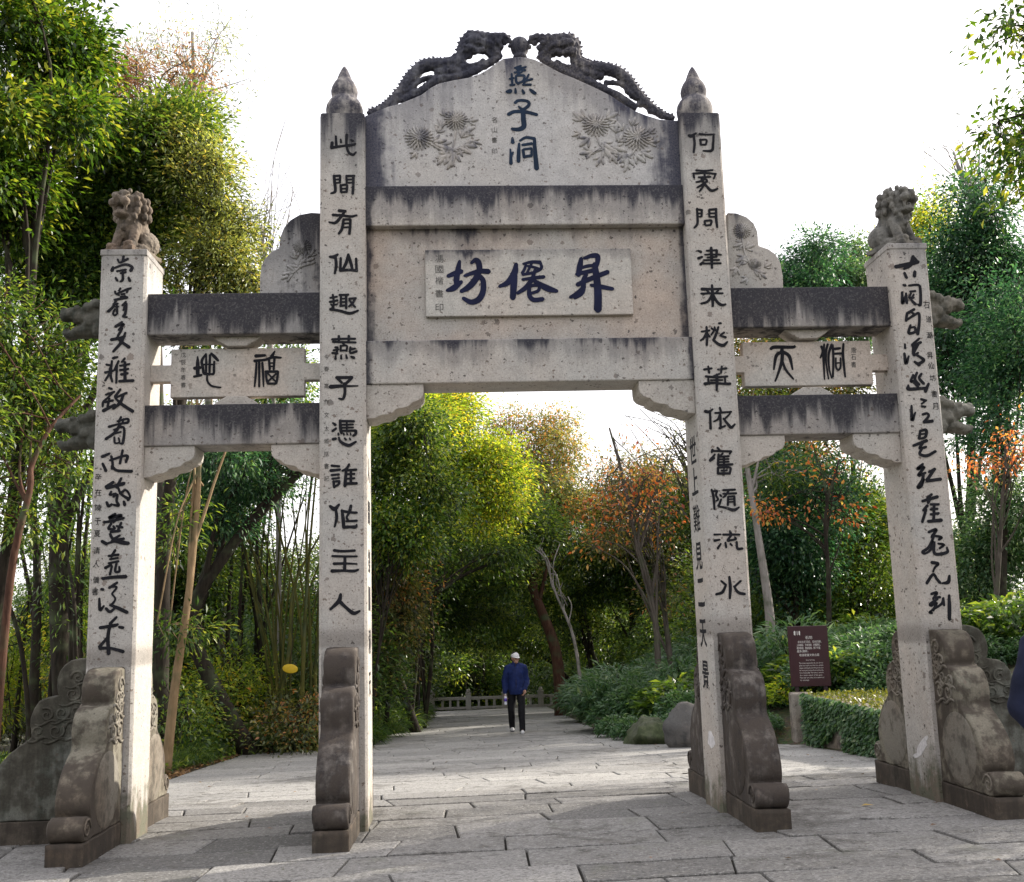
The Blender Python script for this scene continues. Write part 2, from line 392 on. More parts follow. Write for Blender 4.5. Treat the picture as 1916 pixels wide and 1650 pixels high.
for k, (a, b) in G.items():
    top = ZI if k[0] == 'I' else ZO
    mb = MB(); poly = [(a+.02, 0), (b-.02, 0), (b, .02), (b, TD-.02), (b-.02, TD), (a+.02, TD), (a, TD-.02), (a, .02)]
    mb.prism(poly, 'z', Z0[k]-.25, top)
    # fine raised arris beside every front corner
    for xe, s in ((a, 1), (b, -1)):
        mb.box(xe+s*.022-.003, xe+s*.022+.003, -.003, .003, Z0[k]+1.0, top-.02)
        mb.box(xe-.003 if s > 0 else xe-.003, xe+.003, .024, .032, Z0[k]+.3, top-.02)
    pil[k] = mb.build('pillar', M_in if k[0] == 'I' else M_out, gate, .006)
# drum stones in front of and behind each pillar: one side profile swept sideways
PROF = [(0, 1.36), (-.09, 1.358), (-.16, 1.345), (-.215, 1.315), (-.250, 1.27), (-.268, 1.215), (-.270, 1.16), (-.262, 1.11), (-.250, 1.088), (-.275, 1.080),
        (-.345, 1.072), (-.400, 1.045), (-.440, .99), (-.462, .925), (-.463, .865), (-.450, .815), (-.452, .785), (-.48, .757), (-.54, .722), (-.61, .668),
        (-.675, .598), (-.725, .52), (-.75, .445), (-.752, .385), (-.738, .345), (-.715, .325)]
def drum_profile(zs=1.0, flip=False, y_face=0.0):
    out = [(y, .165+(z-.165)*zs) for y, z in PROF]
    cyc, czc, r = -.80, .252, .092
    for k in range(15):
        t = math.pi/2-.25-k*(math.pi*1.12/14)*1.0
        out.append((cyc-r*math.cos(t-math.pi/2+1.57-1.57) if False else cyc-r*math.sin(math.pi*.06+k*math.pi*.94/14)*1.0, czc+r*math.cos(math.pi*.06+k*math.pi*.94/14)))
    out += [(-.74, .165), (0, .165)]
    return [((y_face-y) if flip else (y_face+y), z) for y, z in out]
M_dr_i = stone('drum_stone_dark', 1.55, 1.2, .30,  base=(.165, .148, .132), warm=(.130, .108, .090), speck=.8, allover=.66, brown=.7, tint=(.020, .017, .018))
M_dr_o = stone('drum_stone_mossy', 1.4, .5, .2,  base=(.20, .185, .145), warm=(.155, .125, .095), speck=.8, allover=.48, brown=.85, tint=(.026, .026, .017))
M_blk = stone('drum_base_stone', None, base=(.095, .080, .064), warm=(.100, .074, .054), allover=.55, brown=.5, tint=(.022, .020, .016))
M_relief = stone('relief_stone', None, base=(.20, .185, .155), warm=(.19, .155, .12), speck=.4, allover=.3, brown=.4, tint=(.05, .05, .04))
def spiral(mb, cx, cy, r0, turns, rad, f, ph=0, sx=1, n=26):
    pts = []; rr = []
    for i in range(n):
        t = i/(n-1); a = ph+t*turns*2*math.pi; r = r0*(1-t*.92); pts.append(f(cx+sx*r*math.cos(a), cy+r*math.sin(a))); rr.append(rad*(1-.45*t))
    mb.tube(pts, rr, 6)
def worn_block(poly, axis, a, b, seed, amp=.007, inset=.014):
    """a profile swept between a and b whose skin is hand-dressed: rounded arrises, shallow dips and chips"""
    n = len(poly); P = np.array(poly, float); dense_ = []
    for i in range(n):
        p, q = P[i], P[(i+1) % n]; k = max(1, int(np.linalg.norm(q-p)/.035))
        for t in range(k): dense_.append(p+(q-p)*t/k)
    P = np.array(dense_); n = len(P); nx_ = np.roll(P, -1, 0)-np.roll(P, 1, 0); N = np.stack([nx_[:, 1], -nx_[:, 0]], 1); N /= np.maximum(np.linalg.norm(N, axis=1, keepdims=True), 1e-9)
    area = .5*np.sum(P[:, 0]*np.roll(P[:, 1], -1)-np.roll(P[:, 0], -1)*P[:, 1])
    if area < 0: N = -N
    sl = [a, a+.006*np.sign(b-a), a+.02*np.sign(b-a)]+list(np.linspace(a, b, 9)[1:-1])+[b-.02*np.sign(b-a), b-.006*np.sign(b-a), b]; ins = [inset, inset*.35, 0]+[0]*7+[0, inset*.35, inset]
    mb = MB(); V = []
    for s_, (t, d) in enumerate(zip(sl, ins)):
        for p, nn in zip(P, N):
            q = Vector((t*6+seed, p[0]*6, p[1]*6)); k = mnoise.noise(q)*amp*.8+mnoise.noise(q*3.3)*amp*.6-max(0, mnoise.noise(q*1.7+Vector((5, 5, 5)))-.42)*amp*(6 if d else 2)
            u = p+nn*(k-d); V.append((t, u[0], u[1]) if axis == 'x' else (u[0], t, u[1]))
    F = []; m_ = len(sl)
    for s_ in range(m_-1):
        for i in range(n): F.append((s_*n+i, s_*n+(i+1) % n, (s_+1)*n+(i+1) % n, (s_+1)*n+i))
    F += [tuple(range(n-1, -1, -1)), tuple((m_-1)*n+i for i in range(n))]
    mb.add(V, F); return mb
def finish_block(mb, name, m, parent):
    me = mb.mesh(name); bm = bmesh.new(); bm.from_mesh(me); bmesh.ops.recalc_face_normals(bm, faces=bm.faces); bm.to_mesh(me); bm.free()
    o = link(name, me, m, parent); me.polygons.foreach_set('use_smooth', [len(p.vertices) == 4 for p in me.polygons]); return o
def drum(k, flip, zs, m):
    a, b = G[k]; xm = (a+b)/2; hw = .127; z0 = Z0[k]
    yf = TD if flip else 0
    poly = [(y, z0+z) for y, z in drum_profile(zs, flip, yf)]
    o = finish_block(worn_block(poly, 'x', xm-hw, xm+hw, xm+(9 if flip else 0)), 'drum_stone', m, pil[k])
    ye = yf+.885 if flip else -.885
    s = -1 if flip else 1
    finish_block(worn_block([(min(yf-s*.001, ye), z0-.15), (max(yf-s*.001, ye), z0-.15), (max(yf-s*.001, ye), z0+.166), (min(yf-s*.001, ye), z0+.166)], 'x', xm-hw-.006, xm+hw+.006, xm*2, .006, .010), 'drum_base', M_blk, o)
    mb = MB()
    for side in (-1, 1):
        xs = xm+side*hw
        f = lambda y, z: (xs+side*.002, yf+s*y, z0+.165+(z-.165)*zs)
        # scroll end, big oval face and a ladder of carved clouds
        spiral(mb, -.80, .252, .075, 1.6, .010, f, 0)
        c_ = f(-.37, .46); mb.ell((xs, c_[1], c_[2]), (.016, .285, .285), 36, 10)
        for cy, cz, r, ph in ((-.12, 1.22, .07, 0), (-.10, 1.05, .06, 1.5), (-.20, .99, .065, 3), (-.12, .88, .075, .6), (-.27, .88, .07, 2), (-.10, 1.14, .05, 4), (-.20, 1.12, .055, 5), (-.33, .96, .05, 1)):
            spiral(mb, cy, cz, r, 1.4, .013, f, ph)
            pts = [f(cy-r*1.5+r*3*t, cz-r*1.05+.02*math.sin(6*t)) for t in np.linspace(0, 1, 8)]; mb.tube(pts, [.006+.008*math.sin(math.pi*t) for t in np.linspace(0, 1, 8)], 6)
    mb.build('cloud_carving', M_relief if k[0] == 'O' else m, o, 0, True)
    return o
for k in G:
    zs = 1.0 if k == 'OL' else (1.07 if k[0] == 'I' else 1.03)
    for flip in (False, True): drum(k, flip, zs, M_dr_i if k[0] == 'I' else M_dr_o)
# sideways drum stones outside the outer pillars
M_dr_s = stone('drum_stone_side', 1.45, .6, .25,  base=(.155, .16, .142), warm=(.135, .128, .10), speck=.7, allover=.5, brown=.4, tint=(.024, .028, .020))
for k, s in (('OL', -1), ('OR', 1)):
    xe = G[k][0] if s < 0 else G[k][1]; z0 = Z0[k]
    poly = [(xe+s*abs(y)*1.0, z0+z) for y, z in drum_profile(1.06)]
    poly = [(xe+s*((abs(x-xe))*1.02), z) for x, z in poly]
    o = finish_block(worn_block(poly, 'y', TD/2-.127, TD/2+.127, xe), 'drum_stone', M_dr_s, pil[k])
    MB().box(min(xe, xe+s*.93), max(xe, xe+s*.93), TD/2-.131, TD/2+.131, z0-.15, z0+.166).build('drum_base', M_blk, o, .008)
    mb = MB()
    f = lambda u, z: (xe+s*u, TD/2-.129, z0+z)
    for cy, cz, r, ph in ((.10, 1.28, .06, 0), (.14, 1.15, .07, 2), (.10, 1.02, .07, 1), (.22, 1.0, .06, 3), (.34, .99, .06, 1), (.12, .88, .07, 0), (.26, .86, .07, 2.5), (.40, .86, .06, 4)):
        spiral(mb, cy, cz, r, 1.4, .012, f, ph)
        pts = [f(cy-r*1.6+r*3.2*t, cz-r*1.05+.02*math.sin(6*t)) for t in np.linspace(0, 1, 8)]; mb.tube(pts, [.005+.007*math.sin(math.pi*t) for t in np.linspace(0, 1, 8)], 6)
    spiral(mb, .80, .252, .075, 1.6, .010, f, 0)
    mb.build('cloud_carving', M_dr_s, o, 0, True)
# finials on the inner pillars
FIN = [(.135, -.01), (.150, .03), (.163, .075), (.168, .12), (.160, .165), (.138, .205), (.112, .232), (.108, .242), (.118, .27), (.122, .305), (.113, .345), (.094, .385), (.072, .415), (.066, .43), (.050, .475), (.030, .52), (.010, .553), (.002, .558)]
M_fin = stone('finial_stone', ZI+.6, .55, .55, base=(.36, .34, .32), allover=.62, tint=(.030, .030, .048))
for k in ('IL', 'IR'):
    c = ((G[k][0]+G[k][1])/2, .2, ZI)
    MB().lathe(c, [(.128, -.005)]+FIN, 28).build('finial', M_fin, pil[k], 0, True)

# horizontal members of the middle bay
xa, xb = G['IL'][1], G['IR'][0]
ZB0, ZB1, ZB2, ZB3 = 5.4526, 5.0773, 4.0266, 3.6411
M_ub = stone('upper_lintel_stone', ZB0, .42, .80, side=(xa, xb, .16), base=(.42, .395, .37))
M_lb = stone('lower_lintel_stone', ZB2, .34, .50, side=(xa, xb, .16))
M_np = stone('name_panel_stone', ZB1, .30, .34, side=(xa, xb, .16), base=(.39, .365, .335), warm=(.44, .36, .30))
M_pl = stone('plaque_stone', onY(990, 464, .1)[2], .22, .40, base=(.44, .42, .385), warm=(.46, .41, .36))
MB().box(xa-.01, xb+.01, .08, .46, ZB1, ZB0).build('upper_lintel', M_ub, gate, .012)
MB().box(xa-.01, xb+.01, .06, .48, ZB3, ZB2).build('lower_lintel', M_lb, gate, .012)
npan = MB().box(xa-.01, xb+.01, .17, .40, ZB2, ZB1).build('name_panel', M_np, gate)
p0 = onY(797, 592, .12); p1 = onY(1180, 464, .12)
plq = MB().box(p0[0], p1[0], .125, .172, p0[2], p1[2]).build('name_plaque', M_pl, npan, .008)
cv = lambda x, y: (790+x/4.79, 455+y/4.79)
FANG = [[(232, 295, 30), (300, 268, 40), (352, 252, 36)], [(335, 162, 24), (322, 230, 40), (308, 320, 44), (312, 385, 40)], [(224, 424, 26), (285, 400, 46), (352, 345, 26)],
        [(440, 178, 22), (478, 150, 34), (505, 175, 44), (516, 245, 44)], [(378, 293, 20), (450, 268, 32), (520, 250, 36), (594, 254, 40)],
        [(510, 250, 46), (480, 320, 48), (420, 390, 46), (350, 432, 30)], [(520, 300, 36), (546, 340, 40), (545, 430, 44), (510, 500, 46), (440, 528, 40), (368, 494, 28)]]
XIAN = [[(842, 188, 30), (825, 270, 50), (770, 350, 44), (692, 388, 24)], [(828, 290, 44), (820, 380, 50), (812, 490, 44)],
        [(905, 186, 18), (980, 168, 24), (1056, 172, 30)], [(930, 192, 18), (915, 235, 22), (896, 268, 22)], [(1062, 178, 20), (1066, 225, 24), (1000, 262, 22), (900, 282, 22)],
        [(945, 205, 18), (1000, 215, 20), (1050, 232, 20)], [(985, 175, 18), (960, 225, 20), (935, 275, 18)], [(900, 326, 22), (990, 312, 24), (1090, 302, 28)],
        [(1010, 240, 22), (985, 320, 32), (930, 395, 36), (856, 448, 26)], [(985, 325, 24), (1060, 372, 40), (1130, 408, 48), (1206, 430, 28)],
        [(950, 392, 24), (1000, 378, 24), (1046, 380, 26), (1040, 425, 24), (975, 450, 22)], [(958, 396, 28), (962, 470, 34), (1000, 508, 34), (1080, 502, 34)]]
SHENG = [[(1425, 138, 30), (1412, 210, 44), (1400, 285, 38)], [(1452, 135, 24), (1520, 112, 34), (1570, 118, 40), (1568, 180, 34), (1535, 250, 36)], [(1425, 222, 22), (1480, 205, 26), (1540, 198, 24)],
         [(1385, 278, 30), (1450, 262, 30), (1530, 245, 34)], [(1392, 372, 34), (1480, 330, 36), (1580, 290, 36), (1662, 258, 34)], [(1470, 275, 30), (1445, 340, 40), (1440, 400, 36), (1390, 450, 36), (1326, 486, 24)],
         [(1365, 495, 20), (1430, 450, 30), (1455, 385, 24)], [(1512, 376, 24), (1600, 390, 34), (1706, 410, 28)], [(1545, 190, 40), (1562, 300, 50), (1575, 450, 56), (1574, 596, 58)]]
for st in (FANG, XIAN, SHENG): brush(MB(), st, .125, cv).build('character', M_navy, plq)
letters('small_character', [(c, 822, y, 15, 15, dict(bold=.0)) for c, y in zip('馮國楷書印', (484, 504, 525, 549, 575))], .125, M_faint, plq)
# dark slots where members meet the pillars
def bracket(px_list, Ya, Yb, m, parent=gate):
    poly = [onY(x, y, Ya) for x, y in px_list]
    return MB().prism([(p[0], p[2]) for p in poly], 'y', Ya, Yb).build('bracket', m, parent, .008)
M_br = stone('bracket_stone', None, base=(.40, .375, .34), speck=.9)
def brk(xp, zt, w_, h_, s, Ya, Yb):
    """carved scalloped bracket under a beam: xp = pillar face, s = +1 reaches right"""
    pts = [(0, 0), (w_, 0), (w_, -.22*h_)]
    def arc(cx, cz, r, a0, a1, n=7): return [(cx+r*math.cos(a0+(a1-a0)*i/n), cz+r*math.sin(a0+(a1-a0)*i/n)) for i in range(n+1)]
    pts += [(w_*.985, -.36*h_), (w_*.93, -.46*h_), (w_*.86, -.51*h_), (w_*.80, -.535*h_), (w_*.77, -.60*h_), (w_*.72, -.66*h_), (w_*.63, -.70*h_), (w_*.55, -.71*h_), (w_*.50, -.745*h_), (w_*.46, -.82*h_), (w_*.38, -.875*h_), (w_*.28, -.895*h_), (w_*.22, -.92*h_), (w_*.14, -.985*h_), (0, -h_)]
    return MB().prism([(xp+s*x, zt+z) for x, z in pts], 'y', Ya, Yb).build('bracket', M_br, gate, .006)
brk(xa, ZB3, .49, .30, 1, .08, .44); brk(xb, ZB3, .49, .30, -1, .08, .44)

# gable with the curved top, dragons, pearl
zc = lambda x, y: (560+x*.4384, 30+y*.4384)
edge_px = [(284, 425), (330, 405), (380, 385), (430, 372), (480, 352), (520, 335), (560, 305), (600, 285), (660, 272), (720, 262), (770, 245), (810, 222), (845, 196), (870, 180), (905, 176), (940, 172), (975, 176), (1005, 184), (1040, 200), (1080, 222), (1120, 243), (1170, 262), (1220, 285), (1275, 310), (1330, 338), (1380, 372), (1430, 402), (1480, 422), (1540, 440), (1610, 445)]
M_gb = stone('gable_stone', None, base=(.43, .415, .40), warm=(.44, .41, .38), speck=.85)
Yg = .13
_rim = [onY(*zc(*p), Yg) for p in edge_px]
def rim_curve(T, x):
    """height of the gable's curved edge above x, so that its damp runs down from the edge itself"""
    f = T.math('DIVIDE', T.math('SUBTRACT', x, xa), xb-xa, None, True)
    st = [((p[0]-xa)/(xb-xa), (p[2]-5)/2) for p in _rim]; st = [q for q in st if 0 <= q[0] <= 1][:30]
    r = T.ramp(f, *[(a_, b_) for a_, b_ in st]); return T.math('ADD', T.math('MULTIPLY', r, 2.0), 5.0)
M_gb = stone('gable_stone_mould', rim_curve, .8, .36, side=(xa, xb, .60), bot=5.44, bl=.22, bs=.10, base=(.44, .425, .415), warm=(.44, .415, .39), speck=.85, tint=(.030, .032, .058))
top_pts = [onY(*zc(*p), Yg) for p in edge_px]
poly = [(p[0], p[2]) for p in top_pts]
poly[0] = (xa-.005, poly[0][1]); poly[-1] = (xb+.005, poly[-1][1])
poly = [(xa-.005, ZB0-.002)]+poly+[(xb+.005, ZB0-.002)]
gable = MB().prism(poly[::-1], 'y', Yg, .41).build('gable', M_gb, gate, .01)
# damp, blackened margins down both sides, a raised rim band of mould-black stone
M_rim = stone('gable_rim_stone', 8, 3, 1.0, base=(.16, .16, .175), allover=.72, tint=(.022, .023, .038))
cv = lambda x, y: (920+x/7.5, 110+y/7.5)
YAN = [[(325,130,26),(410,100,26)],[(350,150,24),(480,115,26)],[(320,195,26),(400,168,26),(470,160,30)],[(370,200,40),(420,175,36)],[(280,210,22),(285,290,28),(290,372,26)],[(250,285,24),(310,270,24)],[(258,370,26),(320,365,26)],[(340,240,26),(345,320,30),(378,356,24)],[(350,235,26),(455,240,28),(440,310,26),(370,345,26)],[(520,220,22),(480,300,28)],[(485,310,26),(570,285,26)],[(440,365,26),(550,365,28)],[(470,320,22),(435,370,22)],[(208,466,30),(262,455,56)],[(332,420,20),(335,480,34)],[(430,440,24),(452,486,36)],[(535,430,24),(570,460,40),(612,490,36)]]
ZI_ = [[(325,620,34),(380,585,34),(500,595,34),(520,650,38),(440,710,36),(375,670,20)],[(235,780,44),(320,742,40),(480,747,42),(635,785,36)],[(440,720,50),(445,850,58),(450,950,58),(380,990,50),(282,985,34)]]
DONG = [[(290,1110,26),(295,1175,48)],[(262,1270,20),(268,1370,34),(270,1470,44)],[(300,1310,22),(278,1375,20)],[(385,1190,28),(378,1320,44),(375,1440,46)],[(395,1150,26),(480,1105,32),(600,1120,36)],[(600,1120,36),(605,1250,44),(630,1540,58)],[(430,1210,30),(560,1190,34)],[(450,1270,26),(560,1258,28)],[(440,1280,34),(455,1385,34)],[(460,1375,30),(560,1360,36)],[(560,1270,26),(560,1355,30)]]
for st in (YAN, ZI_, DONG): brush(MB(), st, Yg, cv).build('character', M_teal, gable)
letters('small_character', [(c, 925, y, 10, 11, dict(bold=.0)) for c, y in zip('名山書印', (224, 243, 262, 283))], Yg, M_faint, gable)
def chrys(mb, cx, cz, r, Y, sc=1, tilt=0, n1=22):
    """a chrysanthemum head carved in relief: rings of petals"""
    for ring, (rr, ln, cnt) in enumerate(((.82, .34, n1), (.56, .30, int(n1*.75)), (.30, .24, int(n1*.5)))):
        for i in range(cnt):
            a = 2*math.pi*(i+ring*.5)/cnt+tilt
            q = Matrix.Rotation(-a, 3, 'Y')
            mb.ell((cx+r*rr*math.cos(a), Y-.004-.008*ring, cz+r*rr*.9*math.sin(a)), (r*ln, .012*sc+.003*ring, r*.085), 8, 5, q)
    mb.ell((cx, Y-.022, cz), (r*.17, .014, r*.17), 10, 6)
def leaf3(mb, x, z, L, a, Y, wd=.33):
    q = Matrix.Rotation(-a, 3, 'Y')
    mb.ell((x+L*.5*math.cos(a), Y-.003, z+L*.5*math.sin(a)), (L*.55, .014, L*wd*.5), 8, 5, q)
    for s in (-1, 1):
        b = a+s*.7; q = Matrix.Rotation(-b, 3, 'Y')
        mb.ell((x+L*.45*math.cos(b), Y-.002, z+L*.45*math.sin(b)), (L*.35, .011, L*wd*.35), 8, 5, q)
def pz(x, y): p = onY(*zc(x, y), Yg); return p[0], p[2]
M_fl = stone('flower_relief_stone', None, base=(.40, .39, .375), speck=.35, allover=.42, tint=(.10, .10, .12))
def flower(name, heads, stems, leaves, Y, parent, conv, m):
    mb = MB()
    for (x, y, r) in heads:
        c = conv(x, y); e = conv(x+r, y); chrys(mb, c[0], c[1], abs(e[0]-c[0]), Y, 1, rnd.random())
    for st in stems:
        pts = [conv(*p) for p in st]; pts = catmull(pts, 5); mb.tube([(p[0], Y-.002, p[1]) for p in pts], .010, 6)
    for (x, y, L, a) in leaves:
        c = conv(x, y); e = conv(x+L, y); leaf3(mb, c[0], c[1], abs(e[0]-c[0]), R(a), Y)
    return mb.build(name, m, parent, 0, True)
flower('flower_relief', [(512, 520, 55), (668, 445, 46)], [[(560, 545), (620, 575), (700, 560), (740, 530)], [(668, 490), (660, 540), (650, 590)], [(590, 600), (660, 590), (720, 575)]],
       [(570, 540, 60, 10), (600, 555, 70, -20), (640, 560, 60, -70), (660, 580, 70, -100), (680, 560, 60, -30), (700, 550, 60, -10), (700, 500, 60, 30), (690, 520, 50, 60), (640, 590, 60, -150), (620, 600, 50, -130), (720, 450, 45, 10), (610, 480, 50, 110), (590, 500, 45, 60), (500, 580, 40, -130), (740, 535, 40, -20), (650, 610, 50, -110), (620, 430, 40, 100), (700, 485, 40, -30)], Yg, gable, pz, M_fl)
flower('flower_relief', [(1265, 465, 52), (1440, 520, 55)], [[(1265, 500), (1290, 560), (1350, 590)], [(1440, 560), (1400, 600), (1300, 570), (1220, 600)], [(1290, 560), (1250, 590)]],
       [(1220, 440, 60, 150), (1200, 450, 50, 120), (1310, 440, 60, 30), (1320, 470, 50, 0), (1240, 520, 60, -140), (1290, 540, 60, -40), (1300, 560, 70, -60), (1340, 560, 60, -20), (1360, 540, 50, 60), (1350, 500, 55, 80), (1380, 580, 60, -80), (1400, 600, 60, -100), (1430, 590, 60, -40), (1460, 580, 55, -30), (1490, 540, 50, 10), (1490, 500, 40, 40), (1330, 590, 50, -60), (1250, 580, 55, -170), (1290, 600, 50, -120), (1400, 630, 40, -110), (1200, 500, 40, 200), (1420, 470, 45, 70), (1380, 490, 45, 120)], Yg, gable, pz, M_fl)
# dragons on the rim: openwork bodies
def dragon(name, upper, lower, headlump, legs, Y, depth):
    mb = MB()
    def P(x, y, dy=0): p = onY(*zc(x, y), Y); return (p[0], Y+dy, p[2])
    ctr = catmull([(x, y, r) for x, y, r in upper], 6); m1 = np.linalg.norm(onY(*zc(100, 0), Y)-onY(*zc(0, 0), Y))/100
    mb.tube([P(x, y) for x, y, r in ctr], [r*m1 for x, y, r in ctr], 10)
    for i, (x, y, r) in enumerate(ctr[2:-2:2]):       # dorsal spines
        j = min(2*i+3, len(ctr)-1); dx, dy = ctr[j][0]-ctr[j-2][0], ctr[j][1]-ctr[j-2][1]; L = math.hypot(dx, dy)+1e-6
        nx, ny = dy/L, -dx/L
        if ny > 0: nx, ny = -nx, -ny
        a = P(x+nx*r*.6, y+ny*r*.6); b = P(x+nx*(r+8)-dx/L*7*(1 if name else 1), y+ny*(r+8))
        mb.cap(a, b, .022, .006, 8)
    for ln in lower:
        c2 = catmull(ln, 5); mb.tube([P(x, y, -.01) for x, y, r in c2], [r*m1 for x, y, r in c2], 8)
    for (x, y, r, dy) in headlump: mb.ell(P(x, y, dy), r*m1, 10, 7)
    for lg in legs:
        c2 = catmull(lg, 4); mb.tube([P(x, y, -.05) for x, y, r in c2], [r*m1 for x, y, r in c2], 8)
    me = sculpt(mb, .009, 1, .009, 34, 3)
    return link(name, me, M_rim, gable)
Ld = [(290, 418, 12), (340, 402, 15), (385, 378, 19), (420, 345, 22), (450, 305, 24), (480, 262, 26), (515, 222, 27), (560, 208, 27), (610, 208, 27), (655, 205, 27), (690, 185, 26), (697, 150, 25), (712, 112, 26), (750, 92, 28), (790, 98, 28)]
Ll = [[(440, 365, 16), (480, 340, 18), (520, 322, 18), (560, 292, 18), (600, 272, 18), (660, 262, 17), (720, 248, 17), (770, 225, 17), (805, 205, 17), (840, 185, 16), (860, 165, 14)], [(470, 320, 16), (500, 290, 12), (540, 268, 12), (590, 265, 12)], [(690, 200, 18), (720, 215, 14), (755, 212, 12), (790, 190, 12)]]
Lh = [(893, 103, 13, 0), (905, 112, 9, 0), (896, 86, 8, 0), (750, 140, 26, 0), (780, 138, 26, 0), (722, 165, 20, 0), (830, 130, 28, 0), (846, 150, 20, 0), (808, 148, 22, 0), (900, 128, 10, 0), (875, 112, 14, 0), (620, 238, 26, 0), (655, 232, 28, 0), (590, 240, 18, 0), (700, 222, 24, 0), (680, 245, 22, 0), (395, 385, 18, 0), (430, 352, 20, 0), (462, 318, 20, 0), (350, 404, 14, 0), (490, 300, 14, 0), (840, 150, 18, 0), (820, 170, 18, 0), (725, 225, 16, 0), (800, 98, 30, 0), (825, 105, 28, -.03), (850, 100, 22, -.03), (870, 92, 18, -.02), (885, 95, 13, -.02), (760, 85, 26, .02), (735, 80, 20, 0), (790, 78, 18, .03), (815, 80, 15, .03), (845, 122, 18, -.04), (862, 138, 13, -.03), (815, 130, 20, -.04), (790, 128, 20, -.05), (760, 118, 24, -.05), (722, 75, 14, 0), (700, 95, 14, .02), (775, 70, 12, .04), (858, 80, 11, 0), (735, 118, 22, -.05), (830, 150, 14, -.03), (845, 165, 13, -.02)]
Rd = [(1600, 440, 12), (1550, 425, 15), (1505, 395, 19), (1462, 355, 22), (1425, 312, 24), (1395, 272, 26), (1355, 240, 27), (1310, 228, 27), (1265, 222, 27), (1220, 215, 27), (1185, 198, 27), (1178, 165, 25), (1170, 125, 26), (1140, 102, 28), (1095, 105, 28)]
Rl = [[(1440, 395, 16), (1400, 372, 18), (1360, 345, 18), (1320, 325, 18), (1280, 305, 18), (1225, 278, 17), (1165, 258, 17), (1115, 232, 17), (1075, 208, 17), (1040, 188, 16), (1020, 170, 14)], [(1420, 340, 16), (1390, 305, 12), (1350, 288, 12), (1300, 288, 12)], [(1185, 215, 18), (1160, 222, 14), (1125, 215, 12), (1090, 195, 12)]]
Rh = [(988, 105, 13, 0), (975, 113, 9, 0), (985, 88, 8, 0), (1140, 150, 26, 0), (1110, 148, 26, 0), (1172, 178, 20, 0), (1052, 138, 28, 0), (1036, 160, 20, 0), (1080, 155, 22, 0), (980, 132, 10, 0), (1005, 116, 14, 0), (1255, 252, 26, 0), (1220, 245, 28, 0), (1285, 256, 18, 0), (1180, 235, 24, 0), (1195, 258, 22, 0), (1500, 402, 18, 0), (1460, 372, 20, 0), (1428, 338, 20, 0), (1545, 425, 14, 0), (1400, 322, 14, 0), (1042, 155, 18, 0), (1062, 175, 18, 0), (1150, 238, 16, 0), (1090, 105, 30, 0), (1062, 110, 28, -.03), (1036, 104, 22, -.03), (1015, 94, 18, -.02), (997, 96, 13, -.02), (1130, 95, 26, .02), (1152, 92, 20, 0), (1100, 85, 18, .03), (1072, 88, 15, .03), (1040, 128, 18, -.04), (1022, 142, 13, -.03), (1072, 136, 20, -.04), (1098, 135, 20, -.05), (1130, 128, 24, -.05), (1165, 88, 13, 0), (1190, 112, 14, .02), (1112, 76, 12, .04), (1030, 85, 11, 0), (1155, 130, 22, -.05), (1052, 156, 14, -.03), (1035, 168, 13, -.02)]
dragon('dragon', Ld, Ll, Lh, [[(700, 150, 20), (735, 150, 16), (760, 160, 12), (790, 152, 12)]], .25, .1)
dragon('dragon', Rd, Rl, Rh, [[(1180, 165, 20), (1145, 162, 16), (1120, 170, 12), (1090, 160, 12)]], .25, .1)
pc = onY(*zc(940, 118), .27); pb = onY(*zc(940, 178), .27)
mb = MB(); hz = pc[2]-pb[2]
mb.lathe((pc[0], .27, pb[2]-.03), [(.075, 0), (.062, .05), (.054, hz*.45), (.075, hz*.60), (.086, hz*.85), (.088, hz*1.05), (.082, hz*1.25), (.066, hz*1.45), (.035, hz*1.60), (.004, hz*1.64)], 20)
mb.build('pearl', M_rim, gable, 0, True)

# side bays
M_head = [stone('beam_end_dark', None, base=(.10, .10, .085), warm=(.11, .10, .08), speck=.5, allover=.5, tint=(.035, .038, .030)), stone('beam_end_grey', None, base=(.17, .165, .14), warm=(.18, .16, .13), speck=.5, allover=.4, tint=(.05, .05, .042))]
S1, S2, S3, S4 = 4.4756, 4.107, 3.4927, 3.1392
M_sb1 = stone('side_beam_stone_dark', S1, .70, .95, base=(.36, .345, .33), allover=.25, tint=(.018, .018, .026))
M_sb2 = stone('side_beam_stone', S3, .60, .72, base=(.37, .35, .33), allover=.12, tint=(.018, .018, .026))
M_sh = stone('shoulder_stone', 5.3, .75, .85, base=(.33, .32, .31), allover=.42, tint=(.018, .018, .026))
M_shr = stone('shoulder_stone_pale', 5.3, .3, .5, base=(.36, .345, .32), allover=.15, tint=(.06, .06, .07))
M_tag = stone('side_plaque_stone', None, base=(.44, .42, .385), warm=(.47, .40, .34), speck=.7)
